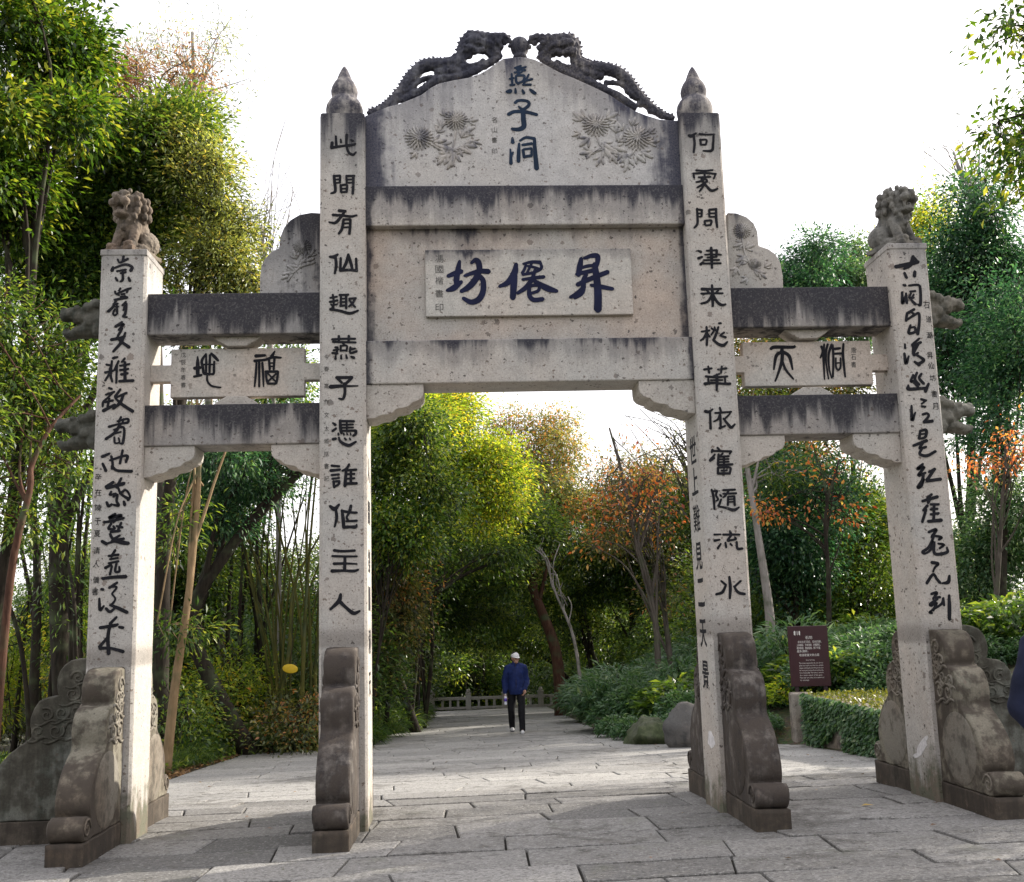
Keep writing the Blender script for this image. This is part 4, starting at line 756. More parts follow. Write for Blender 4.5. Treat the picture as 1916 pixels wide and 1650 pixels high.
ORD = [
 [[(135,65,16),(125,130,20)],[(130,70,16),(180,62,20),(175,115,18),(135,130,14)],[(140,95,12),(175,90,12)],[(80,185,18),(185,145,22)],[(165,150,16),(130,205,18),(180,195,16)],[(150,205,14),(130,250,18),(185,265,20),(255,230,18)]],
 [[(155,330,16),(112,370,20),(165,355,18),(120,420,20),(175,400,16)],[(160,410,18),(150,460,20),(115,515,20),(145,505,14),(165,450,12)],[(200,395,14),(250,370,20)],[(245,375,18),(185,460,22)],[(185,465,20),(295,450,22)]],
 [[(225,570,16),(190,600,20)],[(150,625,18),(270,590,22)],[(215,600,18),(195,640,18)],[(155,700,14),(190,660,20)],[(180,690,18),(150,790,18)],[(215,650,16),(280,650,16)],[(215,690,16),(270,685,16)],[(245,650,16),(240,770,18)],[(215,730,16),(280,720,16)],[(195,785,20),(300,775,24)]],
 [[(200,870,18),(260,850,20),(225,910,18)],[(225,895,14),(300,910,18),(280,930,16)],[(240,910,16),(200,990,18),(155,1025,20),(170,1040,14),(215,1010,16),(235,940,12)],[(245,950,16),(250,1040,20),(345,1030,20),(345,990,12)],[(275,960,14),(320,970,16),(285,1000,14)]],
 [[(225,1110,22),(275,1120,20),(250,1150,14),(235,1185,12)],[(185,1275,20),(235,1205,18),(265,1240,18),(290,1270,20)],[(305,1275,12),(355,1265,24),(365,1215,16)]],
 [[(220,1360,16),(265,1350,20),(235,1400,14)],[(235,1390,14),(290,1385,18)],[(270,1400,16),(215,1440,20),(225,1452,14),(265,1430,14),(235,1490,18)],[(225,1510,18),(210,1500,12),(300,1440,16),(315,1390,12)],[(318,1390,12),(322,1450,16)],[(362,1370,16),(365,1460,24),(365,1560,22)]]]
for grp, (ox, oy, sc_), k in ((OLA, (160, 470, 4.338), 'OL'), (OLB, (150, 830, 4.023), 'OL'), (ORC, (1660, 460, 4.85), 'OR'), (ORD, (1690, 790, 4.233), 'OR')):
    cv = lambda x, y, a=ox, b=oy, c=sc_: (a+x/c, b+y/c)
    for st in grp: brush(MB(), st, 0, cv).build('character', M_paint, pil[k])
small = dict(bold=0, wob=.05)
letters('small_character', [(c, 611, y, 9, 10, small) for c, y in zip('今春高作文太威括書記', (668, 690, 722, 752, 776, 802, 825, 849, 872, 895))], 0, M_faint, pil['IL'])
letters('small_character', [(c, x, y, 12, 13, small) for c, x, y in zip('辛在陳于夏清人儀書', (184, 184, 184, 183, 182, 181, 180, 180, 178), (892, 921, 950, 975, 998, 1030, 1055, 1085, 1107))], 0, M_paint, pil['OL'])
letters('small_character', [(c, x, y, 11, 12, small) for c, x, y in zip('石道源昇仙坊書月', (1733, 1738, 1739, 1740, 1742, 1745, 1748, 1750), (571, 597, 627, 665, 684, 707, 737, 760))], 0, M_paint, pil['OR'])
# characters on the inner pillars' inward side faces
def side_letters(name, chars, xface, s, zs, size, parent, ymid):
    for i, (c, z) in enumerate(zip(chars, zs)):
        vs, fs = glyph_mesh(c, .014, i, .03, .05)
        MB().add([(xface+s*(-.0015+.004*w_), ymid+s*u*size, z+v*size) for u, v, w_ in vs], fs).build(name, M_paint, parent)
zr = [onY(1300+ (y-835)*.058, y, .27)[2] for y in (842, 900, 970, 1040, 1108, 1185, 1263)]
side_letters('character', '世上難見二天景', G['IR'][0], -1, zr, .24, pil['IR'], .27)
zl = [onY(697, y, .27)[2] for y in (880, 960, 1050, 1120, 1200, 1280)]
side_letters('character', '人間第一洞天', G['IL'][1], 1, zl, .20, pil['IL'], .27)
# lime scars left on the right-hand pillars
M_lime = plain('lime_scar', (.62, .60, .60), .9, .1, .2, 30)
def scar(k, x, yc, zc_, w_, h_, seed, front=False):
    mb = MB(); n = 22; pts = []
    for i in range(n):
        a = 2*math.pi*i/n; r = 1+.5*mnoise.noise(Vector((math.cos(a)*1.6+seed, math.sin(a)*1.6, seed)))
        pts.append((yc+w_*r*math.cos(a), zc_+h_*r*math.sin(a)-.6*(w_*math.cos(a)) * (1 if seed == 2 else 0)))
    mb.prism(pts, 'x', x-.002, x+.001); return mb.build('lime_scar', M_lime, pil[k])
scar('IR', G['IR'][0], .20, onY(1325, 1385, .2)[2], .12, .06, 1)
scar('OR', G['OR'][0], .22, onY(1720, 1398, .2)[2], .16, .05, 2)
# ------------------------------------------------------------------ ground, paving
def ground_mat():
    m, n, l, b = mat('soil'); T = NT(m.node_tree); P = T.coord('Object')
    f = T.noise(P, 1.2, 5); g = T.noise(P, 14, 5, .65); v = T.voro(P, 22, out='Color')
    c = T.mix(T.smooth(f, .4, .6), (.055, .045, .03), (.045, .060, .022)); c = T.mix(T.smooth(g, .5, .7), c, (.11, .075, .04)); c = T.mix(.25, c, v, 'OVERLAY')
    l.new(c, b.inputs['Base Color']); b.inputs['Roughness'].default_value = .95; l.new(T.bump(g, .8, .05), b.inputs['Normal']); return m
M_soil = ground_mat()
def build_ground():
    xs = np.concatenate([np.linspace(-300, -32, 12), np.arange(-30, -12, 1.5), np.arange(-12, 14, .4), np.arange(14, 32, 1.5), np.linspace(34, 300, 12)])
    ys = np.concatenate([np.linspace(-200, -14, 8), np.arange(-12, 1.6, 1.0), np.arange(2, 26, .4), np.arange(26, 60, 1.5), np.linspace(62, 400, 14)])
    vs = []
    for y in ys:
        for x in xs:
            z = hgt(x, y); paved = (y <= 12 and xl_edge(y) < x < xr_edge(y)) or (12 < y < 38 and xl_edge(y) < x < xr_edge(y)) or (y < 2)
            z -= .10 if paved else 0.0
            if y > 36: z -= .12*min(y-36, 14)
            vs.append((x, y, z))
    nx = len(xs); fs = [(j*nx+i, j*nx+i+1, (j+1)*nx+i+1, (j+1)*nx+i) for j in range(len(ys)-1) for i in range(nx-1)]
    me = bpy.data.meshes.new('ground'); me.from_pydata(vs, [], fs); o = link('ground', me, M_soil, None, 0, True); o['kind'] = 'structure'
build_ground()
def slab_mat(name, lo, hi, rough, bs, bd, moss):
    m, n, l, b = mat(name); T = NT(m.node_tree); P = T.coord('Object'); v = T.attr('v')
    big = T.noise(P, .7, 3); mid = T.noise(P, 6, 5, .6); fine = T.noise(P, 45, 4, .7); chip = T.noise(T.mapping(P, (1, 1.6, 1)), 22, 3, .7); vo = T.voro(P, 30)
    c = T.mix(v, lo, hi); c = T.mix(.55, c, T.ramp(mid, (.28, .28), (.5, .5), (.72, .74)), 'OVERLAY'); c = T.mix(.6, c, T.ramp(chip, (.34, .12), (.5, .5), (.64, .9)), 'OVERLAY'); c = T.mix(.5, c, T.ramp(fine, (.25, .25), (.5, .5), (.75, .75)), 'OVERLAY')
    dk = T.math('MULTIPLY', T.smooth(T.math('ADD', T.math('MULTIPLY', big, .5), T.math('MULTIPLY', mid, .5)), .50, .64), .72)
    c = T.mix(dk, c, (.085, .078, .066))
    sp = T.math('LESS_THAN', vo, T.math('MULTIPLY', T.math('POWER', T.sep(T.voro(P, 30, out='Color'))[0], 5.0), .35)); c = T.mix(T.math('MULTIPLY', sp, .6), c, (.05, .045, .04))
    c = T.mix(T.math('MULTIPLY', T.smooth(T.math('ADD', T.math('MULTIPLY', chip, .75), T.math('MULTIPLY', mid, .25)), .50, .58), .72), c, (.038, .036, .034)); c = T.mix(T.math('MULTIPLY', T.smooth(T.noise(P, 33, 3, .7), .56, .66), .40), c, (.46, .45, .43))
    if moss: c = T.mix(T.math('MULTIPLY', T.smooth(T.noise(P, 2.1, 4), .58, .75), moss), c, (.08, .09, .045))
    l.new(c, b.inputs['Base Color']); b.inputs['Roughness'].default_value = rough; b.inputs['Specular IOR Level'].default_value = .35
    h = T.math('ADD', T.math('MULTIPLY', chip, .7), T.math('MULTIPLY', fine, .3))
    l.new(T.bump(h, bs, bd, T.bump(mid, .4, .02)), b.inputs['Normal']); return m
M_slab_a = slab_mat('flagstone_rough', (.11, .106, .10), (.30, .29, .275), .74, 1.0, .020, .3)
M_slab_b = slab_mat('flagstone_path', (.24, .235, .225), (.37, .36, .34), .70, .6, .007, .15)
M_joint = plain('joint_earth', (.035, .032, .028), .95, .1, .3, 30)
def slabs(name, rows, xlo, xhi, wmin, wmax, gap, m, seed, tilt=.004, wav=.05, keep=None):
    """flagstones row by row: every slab its own bevelled block, edges shared so joints stay narrow"""
    r = random.Random(seed); V = []; Fc = []; vals = []
    def yb(k, x): return rows[k]+wav*mnoise.noise(Vector((x*.5, k*3.7, seed)))+wav*.4*mnoise.noise(Vector((x*1.9, k*5.1, seed)))
    for k in range(len(rows)-1):
        ym = (rows[k]+rows[k+1])/2; x = xlo(ym)-.02; xe = xhi(ym); first = True
        x0t = x0b = x
        while x < xe-.05:
            wd = r.uniform(wmin, wmax); nx_ = x+wd
            if xe-nx_ < wmin*.6: nx_ = xe
            x1b = nx_+(r.uniform(-.06, .06) if nx_ < xe else 0); x1t = nx_+(r.uniform(-.06, .06) if nx_ < xe else 0)
            quad = [(x0b, yb(k, x0b)), (x1b, yb(k, x1b)), (x1t, yb(k+1, x1t)), (x0t, yb(k+1, x0t))]
            cx = sum(q[0] for q in quad)/4; cy = sum(q[1] for q in quad)/4
            # outline with a few chipped mid-points
            out = []
            for a in range(4):
                p, q = quad[a], quad[(a+1) % 4]; out.append(p); L = math.hypot(q[0]-p[0], q[1]-p[1]); nm = max(1, int(L/.22))
                for t in range(1, nm):
                    f = t/nm; ex = p[0]+(q[0]-p[0])*f; ey = p[1]+(q[1]-p[1])*f
                    if a in (0, 2): ey = yb(k if a == 0 else k+1, ex)
                    out.append((ex, ey))
            dz = r.uniform(-tilt, tilt); tx = r.uniform(-tilt, tilt)*1.2; ty = r.uniform(-tilt, tilt)*1.2
            def ins(p, g):
                dx, dy = cx-p[0], cy-p[1]; hx = max(abs(quad[1][0]-quad[0][0])/2, .05); hy = max(abs(quad[3][1]-quad[0][1])/2, .05)
                return (p[0]+dx/hx*g, p[1]+dy/hy*g)
            n = len(out); o = len(V)
            for lev, (g, d) in enumerate(((gap*.5+.012, 0), (gap*.5+.002, -.005), (gap*.5, -.035))):
                for p in out:
                    j = .010*mnoise.noise(Vector((p[0]*9, p[1]*9, seed)))*(.6 if lev else 1)
                    q = ins(p, max(.001, g+j*.6)); V.append((q[0], q[1], gz(q[0], q[1])+dz+tx*(q[0]-cx)+ty*(q[1]-cy)+d+ (.003*mnoise.noise(Vector((q[0]*5, q[1]*5, 1))) if lev == 0 else 0)))
            val = min(1, max(0, r.gauss(.5, .25)))
            Fc.append(tuple(o+i for i in range(n))); vals.append(val)
            for lev in range(2):
                for i in range(n): a = o+lev*n; Fc.append((a+i, o+(lev+1)*n+i, o+(lev+1)*n+(i+1) % n, a+(i+1) % n)); vals.append(val)
            x = nx_; x0t, x0b = x1t, x1b
    me = bpy.data.meshes.new(name); me.from_pydata(V, [], Fc); at = me.attributes.new('v', 'FLOAT', 'FACE'); at.data.foreach_set('value', vals)
    o = link(name, me, m); o['kind'] = 'structure'; return o
def seq(a, b, lo, hi, seed):
    r = random.Random(seed); out = [a]
    while out[-1] < b-lo: out.append(out[-1]+r.uniform(lo, hi))
    out[-1] = b; return out
slabs('forecourt_paving', seq(-6, 2.4, .38, .62, 5), lambda y: -7.5, lambda y: 7.5, .6, 1.5, .014, M_slab_a, 3, .007, .07)
slabs('plaza_paving', seq(2.4, 11.3, .42, .6, 8), lambda y: -4.5, lambda y: xr_edge(y)+.05, .8, 1.6, .010, M_slab_b, 11, .003, .03)
slabs('path_paving', seq(11.3, 36.5, .55, .8, 9), lambda y: -2.3+(y-11)*.02, lambda y: xr_edge(y)+.05, .7, 1.3, .008, M_slab_b, 12, .002, .02)
bed = MB()
ys_ = [-6]+list(np.arange(1, 37, 3.0)); 
for a, b in zip(ys_[:-1], ys_[1:]):
    xl, xr_ = (-7.6, 7.6) if b < 2 else (-4.55, 4.5)
    if a >= 10: xl, xr_ = -2.4, 3.0
    bed.add([(xl, a, gz(xl, a)-.026), (xr_, a, gz(xr_, a)-.026), (xr_, b, gz(xr_, b)-.026), (xl, b, gz(xl, b)-.026)], [(0, 1, 2, 3)])
o = bed.build('paving_bed', M_joint); o['kind'] = 'structure'

# ------------------------------------------------------------------ foliage
rg = np.random.default_rng(11)
def unit(a): return a/np.maximum(np.linalg.norm(a, axis=1, keepdims=True), 1e-9)
def leaves_mesh(name, c, d, nrm, L, W, v, m, parent=None, tip=.5, bend=.12):
    n = len(c); d = unit(d); s = unit(np.cross(d, nrm)); nn = np.cross(s, d)
    L = np.asarray(L)[:, None] if hasattr(L, '__len__') else np.full((n, 1), L); W = np.asarray(W)[:, None] if hasattr(W, '__len__') else np.full((n, 1), W)
    P = np.empty((n, 4, 3), np.float32)
    P[:, 0] = c; P[:, 1] = c+d*L*tip-s*W/2+nn*L*bend*.5; P[:, 2] = c+d*L-nn*L*bend; P[:, 3] = c+d*L*tip+s*W/2+nn*L*bend*.5
    me = bpy.data.meshes.new(name); me.vertices.add(n*4); me.vertices.foreach_set('co', P.ravel())
    me.loops.add(n*4); me.loops.foreach_set('vertex_index', np.arange(n*4, dtype=np.int32))
    me.polygons.add(n); me.polygons.foreach_set('loop_start', np.arange(0, n*4, 4, dtype=np.int32)); me.polygons.foreach_set('loop_total', np.full(n, 4, np.int32))
    at = me.attributes.new('v', 'FLOAT', 'FACE'); at.data.foreach_set('value', np.clip(v, 0, 1).astype(np.float32))
    me.update(calc_edges=True); return link(name, me, m, parent)
def rdir(n): return unit(rg.normal(size=(n, 3)))
def tree(name, label, cat, base, trunk, crown, ncl, lpc, L, W, mleaf, mbark, spread=.35, droop=.25, flat=.6, shell=.5, limbs=14, group=None, trad=.14, vsp=.25, limb_from=.35, twig=.012, outward=1.0, clr=None, top_v=0.0):
    """crown: ellipsoids (cx, cy, cz, rx, ry, rz, weight) in world coordinates; trunk: world points base..top"""
    base = np.array(base, float); root = thing(name, label, cat, base, 0, group)
    tp = [np.array(p, float)-base for p in trunk]; tp = [np.array(p) for p in catmull([tuple(p) for p in tp], 5)]; nt = len(tp)
    mb = MB(); trs = [trad*(1-.72*i/(nt-1))*(1.25 if i == 0 else 1) for i in range(nt)]; mb.tube(tp, trs, 10)
    lobes = []
    for e in crown:                                             # each crown mass breaks up into lobes with gaps between them
        for _ in range(9):
            u_ = rdir(1)[0]*rg.uniform(.35, 1.0); k_ = rg.uniform(.26, .50); lobes.append((e[0]+u_[0]*e[3], e[1]+u_[1]*e[4], e[2]+u_[2]*e[5], e[3]*k_, e[4]*k_, e[5]*k_, (e[6] if len(e) > 6 else e[3]*e[4]*e[5])*k_**2))
    crown = lobes
    E = np.array([e[:3] for e in crown])-base; Rr = np.array([e[3:6] for e in crown]); wt = np.array([e[6] if len(e) > 6 else e[3]*e[4]*e[5] for e in crown]); wt = wt/wt.sum()
    idx = rg.choice(len(crown), ncl, p=wt); u = rdir(ncl); rad = shell+(1-shell)*rg.random(ncl)**.6
    cc = E[idx]+u*Rr[idx]*rad[:, None]; outv = unit(u/Rr[idx])
    lp = [np.array(tp[int(nt*.5)])]; lr = [trs[int(nt*.5)]]
    order = rg.permutation(ncl)[:limbs]
    for q in order:
        t = limb_from+(1-limb_from)*rg.random()**.8; k = min(nt-1, int(t*(nt-1))); a = tp[k]
        kk = min(k, nt-1); b = cc[q]; mid = (a+b)/2+np.array([0, 0, .12*np.linalg.norm(b-a)])+rg.normal(size=3)*.12*np.linalg.norm(b-a)*.5
        pts = catmull([tuple(a), tuple(a*.6+mid*.4+rg.normal(size=3)*.04), tuple(mid), tuple(b)], 4); r0 = min(trs[k]*.62, trad*.5)
        rr = [max(twig, r0*(1-.85*i/(len(pts)-1))) for i in range(len(pts))]; mb.tube(pts, rr, 6, False); lp += pts[2:]; lr += rr[2:]
    LP = np.array(lp)
    for q in range(ncl):
        if q in order: continue
        dd = np.linalg.norm(LP-cc[q], axis=1)+.15*rg.random(len(LP)); k = int(dd.argmin()); a = LP[k]; b = cc[q]
        mid = (a+b)/2+rg.normal(size=3)*.08*np.linalg.norm(b-a); pts = catmull([tuple(a), tuple(mid), tuple(b)], 3)
        mb.tube(pts, [max(twig*.6, min(lr[k]*.6, twig*2.2)*(1-.6*i/(len(pts)-1))) for i in range(len(pts))], 4, False)
    mb.build('trunk', mbark, root, 0, True)
    if lpc > 0:
        cnt = rg.poisson(lpc, ncl); ci = np.repeat(np.arange(ncl), cnt); n = len(ci)
        off = rg.normal(size=(n, 3))*spread*np.array([1, 1, flat]); c = cc[ci]+off
        d = unit(off)*outward+rdir(n)*.8+outv[ci]*.5; d[:, 2] -= droop+.3*rg.random(n)
        nrm = rdir(n)*.7+np.array([0, 0, 1.0])
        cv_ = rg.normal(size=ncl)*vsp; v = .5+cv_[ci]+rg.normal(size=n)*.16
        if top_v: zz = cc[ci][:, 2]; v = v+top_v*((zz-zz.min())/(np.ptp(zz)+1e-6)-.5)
        sz = rg.uniform(.65, 1.25, n)
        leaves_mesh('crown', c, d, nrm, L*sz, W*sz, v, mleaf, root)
    return root
ML_dark = leafmat('leaf_evergreen', [(0, (.012, .028, .009)), (.35, (.032, .075, .018)), (.65, (.085, .155, .032)), (1, (.22, .27, .06))], .45, 1.8, .36)
ML_sun = leafmat('leaf_fresh', [(0, (.010, .026, .007)), (.4, (.035, .09, .014)), (.72, (.10, .19, .025)), (1, (.26, .29, .05))], .45, 1.6, .38)
ML_olive = leafmat('leaf_olive', [(0, (.018, .028, .012)), (.4, (.06, .08, .028)), (.7, (.14, .16, .06)), (.9, (.26, .20, .07)), (1, (.34, .15, .06))], .42, 1.6, .38)
ML_yel = leafmat('leaf_yellow_green', [(0, (.03, .06, .012)), (.4, (.12, .20, .025)), (.75, (.27, .34, .045)), (1, (.42, .34, .05))], .55, 2.0)
ML_pale = leafmat('leaf_pale_olive', [(0, (.03, .045, .02)), (.35, (.11, .14, .05)), (.7, (.26, .32, .12)), (.94, (.40, .44, .20)), (1, (.45, .38, .12))], .45, 1.5, .32)
ML_mix = leafmat('leaf_turning', [(0, (.06, .10, .03)), (.35, (.16, .20, .06)), (.7, (.30, .30, .10)), (.86, (.42, .24, .08)), (1, (.5, .18, .06))], .5, 1.5, tt=(1.2, 1.0, .55))
ML_moss = leafmat('moss_leaf', [(0, (.03, .05, .01)), (.5, (.10, .13, .02)), (1, (.24, .24, .04))], .3, 1.3)
ML_cedar = leafmat('leaf_cedar', [(0, (.010, .030, .018)), (.45, (.030, .085, .045)), (.8, (.075, .16, .075)), (1, (.16, .26, .11))], .40, 1.6, tt=(.95, 1.15, .7))
ML_red = leafmat('leaf_autumn_red', [(0, (.26, .06, .03)), (.35, (.44, .15, .05)), (.7, (.52, .26, .08)), (1, (.45, .38, .10))], .5, 1.5, tt=(1.25, .95, .55))
ML_russ = leafmat('leaf_russet', [(0, (.10, .10, .035)), (.3, (.20, .13, .06)), (.6, (.30, .16, .10)), (1, (.36, .24, .12))], .4, 1.4, tt=(1.2, 1, .7))
ML_fern = leafmat('leaf_fern', [(0, (.03, .075, .035)), (.45, (.07, .14, .065)), (.8, (.13, .21, .095)), (1, (.26, .32, .18))], .4, 1.4, tt=(1, 1.1, .6))
MB_grey = barkmat('bark_grey', (.045, .038, .032), (.13, .11, .092)); MB_dark = barkmat('bark_dark', (.012, .010, .008), (.042, .033, .024)); MB_red = barkmat('bark_reddish', (.04, .018, .013), (.12, .062, .040)); MB_tan = barkmat('bark_tan', (.17, .115, .06), (.30, .21, .12)); MB_pale = barkmat('bark_pale', (.20, .18, .165), (.34, .31, .29))
M_bam = barkmat('culm_green', (.022, .034, .012), (.13, .115, .025), 3)
def E_(px, py, rx, ry, Y, dep, wt=None):
    """crown ellipsoid seen at photo pixel px,py with half-sizes rx,ry px standing at depth Y"""
    c = onY(px, py, Y); m = (Y-CAM_C[1])/F_PX
    e = (c[0], c[1], c[2], rx*m, dep, ry*m); return e if wt is None else e+(wt,)
def base_at(px, Y):
    x = onY(px, 1350, Y)[0]; return (x, Y, hgt(x, Y)-.05)
def tr(b, *pts):        # trunk from base through (px,py,Y) points
    return [b]+[tuple(onY(*p)) for p in pts]

# --- left of the gate
b = base_at(-70, 6.5); tree('camphor_tree', 'tall evergreen with sunlit fresh green leaves filling the top left corner', 'tree', b, tr(b, (20, 1000, 6.5), (60, 500, 6.8), (90, 100, 7)), [E_(60, 130, 130, 190, 6.8, 1.6), E_(-40, 330, 150, 170, 6.5, 1.8), E_(110, 60, 90, 120, 7, 1.2), E_(20, -120, 200, 120, 6.8, 1.8)], 720, 74, .130, .052, ML_sun, MB_dark, .23, .10, .6, .2, 24, vsp=.32)
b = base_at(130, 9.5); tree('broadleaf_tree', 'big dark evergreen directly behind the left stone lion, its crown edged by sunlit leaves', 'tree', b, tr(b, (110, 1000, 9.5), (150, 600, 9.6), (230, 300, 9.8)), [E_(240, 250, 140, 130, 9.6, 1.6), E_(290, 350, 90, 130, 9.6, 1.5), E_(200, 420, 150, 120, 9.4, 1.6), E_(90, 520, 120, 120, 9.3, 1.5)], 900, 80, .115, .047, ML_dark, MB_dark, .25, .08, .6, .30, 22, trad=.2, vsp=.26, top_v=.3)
b = base_at(300, 9.0); tree('shrubby_tree', 'pale olive tree with yellowing leaves above the left side beam', 'tree', b, tr(b, (310, 1000, 9), (345, 700, 9), (380, 450, 9)), [E_(410, 440, 60, 120, 9, 1.0), E_(370, 520, 90, 70, 9, 1.0), E_(450, 520, 60, 50, 9, .9), E_(380, 330, 55, 80, 9, .8), E_(330, 270, 60, 70, 9.2, .8), E_(460, 420, 30, 50, 9, .5, .12)], 420, 46, .10, .032, ML_pale, MB_dark, .22, .1, .65, .2, 18, vsp=.30)
b = base_at(300, 13.5); tree('russet_tree', 'tree with russet and olive autumn foliage rising behind the dark evergreen at upper left', 'tree', b, tr(b, (300, 900, 13.5), (290, 400, 13.5), (280, 160, 13.5)), [E_(250, 130, 70, 60, 13.5, 1.0), E_(330, 150, 70, 50, 13.5, 1.0), E_(220, 190, 60, 60, 13.5, 1.0)], 130, 40, .11, .03, ML_russ, MB_grey, .25, .15, .6, .25, 14)
b = base_at(430, 16); tree('feathery_tree', 'thin feathery half bare tree against the white sky left of the tallest pillars', 'tree', b, tr(b, (400, 900, 16), (370, 400, 16), (360, 60, 16)), [E_(350, 80, 120, 110, 16, 1.4), E_(420, 200, 70, 90, 16, 1.0), E_(470, 330, 40, 70, 16, .8)], 240, 15, .15, .020, ML_pale, MB_pale, .22, .1, .8, .2, 26, twig=.008, limb_from=.5)
b = base_at(520, 14); tree('bare_tree', 'leafless tree with thin upright grey twigs beside the left shoulder stone', 'tree', b, tr(b, (520, 900, 14), (500, 600, 14), (490, 420, 14)), [E_(520, 330, 45, 120, 14, .8), E_(470, 400, 40, 80, 14, .6), E_(545, 250, 15, 60, 14, .3)], 46, 0, .1, .03, ML_olive, MB_pale, .2, .1, .8, .3, 26, twig=.007, trad=.07, limb_from=.55)
b = base_at(-10, 5.5); tree('leaning_tree', 'slender red brown trunk curving up beside the frame at far left', 'tree', b, tr(b, (20, 1080, 5.5), (55, 920, 5.5), (60, 870, 5.6), (95, 800, 5.7), (150, 740, 6.2)), [E_(60, 620, 110, 90, 6.5, 1.2), E_(-10, 780, 90, 100, 6.3, 1.2), E_(120, 700, 60, 80, 6.6, 1.0), E_(110, 860, 55, 70, 6.6, .9), E_(30, 960, 60, 60, 6.4, .8, .25)], 300, 44, .11, .036, ML_dark, MB_red, .26, .25, .6, .25, 12, trad=.06)
b = base_at(60, 11); tree('wild_tree', 'dark leafed tree seen through the gap left of the gate', 'tree', b, tr(b, (70, 1100, 11), (60, 900, 11), (80, 700, 11)), [E_(90, 720, 110, 110, 11, 1.4), E_(-20, 860, 80, 90, 11, 1.2), E_(140, 900, 50, 90, 11, 1.0)], 190, 40, .12, .034, ML_dark, MB_dark, .28, .25, .6, .2, 14, trad=.1)
b = base_at(25, 13); tree('wild_tree', 'sunlit yellow green sapling low at the far left edge', 'sapling', b, tr(b, (40, 1250, 13), (50, 1150, 13), (60, 1080, 13)), [E_(60, 1200, 80, 70, 13, 1.0), E_(130, 1230, 40, 60, 13, .8), E_(0, 1300, 60, 60, 13, .8)], 90, 45, .12, .034, ML_yel, MB_dark, .26, .2, .6, .2, 10, trad=.05)
# thin stems in the thicket
def stems(name, label, px0, px1, Y0, Y1, n, ptop, lean, rad, m, seed, leafm=None, group=None, cat='thicket'):
    r = random.Random(seed); xb = onY((px0+px1)/2, 1350, (Y0+Y1)/2)[0]; b0 = np.array((xb, (Y0+Y1)/2, hgt(xb, (Y0+Y1)/2)-.05)); root = thing(name, label, cat, b0, 0, group); cc = []
    for i in range(n):
        Y = r.uniform(Y0, Y1); px = r.uniform(px0, px1); b = base_at(px, Y); lx = r.gauss(0, lean); t = r.uniform(.6, 1.1)
        pts = [b, tuple(onY(px+lx*.25+r.gauss(0, 6), 1350-(1350-ptop)*t*.35, Y)), tuple(onY(px+lx*.6+r.gauss(0, 8), 1350-(1350-ptop)*t*.7, Y)), tuple(onY(px+lx*1.2+r.gauss(0, 10), 1350-(1350-ptop)*t, Y+r.gauss(0, .4)))]
        q = catmull(pts, 5); rr = rad*r.uniform(.5, 1.3); mb = MB().tube([np.array(p)-b0 for p in q], [max(.008, rr*(1-.6*k/(len(q)-1))) for k in range(len(q))], 7); mb.build('stem', m, root, 0, True)
        for k in range(6): cc.append(np.array(q[r.randrange(len(q)//3, len(q))])-b0+np.array([r.gauss(0, .5), r.gauss(0, .4), r.gauss(0, .3)]))
    if leafm:
        cc = np.array(cc); ci = np.repeat(np.arange(len(cc)), 26); k = len(ci); off = rg.normal(size=(k, 3))*np.array([.32, .32, .22]); d = unit(off)+rdir(k)*.7; d[:, 2] -= .5
        leaves_mesh('foliage', cc[ci]+off, d, rdir(k)*.7+np.array([0, 0, 1.]), .13*rg.uniform(.6, 1.2, k), .030, .45+.2*rg.normal(size=k), leafm, root)
    return root
stems('bamboo_clump', 'clump of thin upright green and yellow culms seen through the left bay', 500, 600, 11.8, 13.2, 22, 820, 60, .035, M_bam, 4, None, cat='bamboo')
stems('thicket', 'tangle of dark leaning saplings left of the bamboo clump in the left bay', 330, 500, 13, 17, 22, 780, 60, .05, MB_dark, 5, ML_dark)
stems('thicket', 'dark upright saplings behind the left outer pillar', 60, 180, 8.5, 13, 14, 800, 50, .045, MB_dark, 6, ML_dark)
stems('thicket', 'tangle of thin dark saplings beside the left edge of the path', 690, 800, 15, 24, 22, 860, 60, .05, MB_dark, 7, ML_dark)
b = base_at(312, 6.9); tree('pale_trunk_tree', 'straight pale tan trunk leaning slightly right inside the left bay', 'tree', b, tr(b, (328, 1280, 6.95), (352, 1120, 7.0), (368, 960, 7.1), (372, 860, 7.1), (368, 740, 7.1)), [E_(340, 1180, 50, 45, 7.1, .6, .3), E_(400, 640, 100, 60, 7.2, 1.0, .5), E_(330, 960, 30, 90, 7.4, .5, .2)], 60, 34, .13, .032, ML_dark, MB_tan, .2, .2, .6, .2, 10, trad=.075, limb_from=.4)
b = base_at(470, 11); tree('forest_tree', 'dark thick trunk sloping up to the right under the left side beams', 'tree', b, tr(b, (360, 1180, 11), (420, 1040, 11), (540, 905, 11), (600, 850, 11)), [E_(460, 880, 140, 60, 11, 1.3), E_(560, 820, 80, 60, 11.5, 1.2), E_(380, 950, 70, 60, 11.5, 1.2)], 260, 52, .12, .03, ML_cedar, MB_dark, .26, .3, .5, .2, 12, trad=.16)
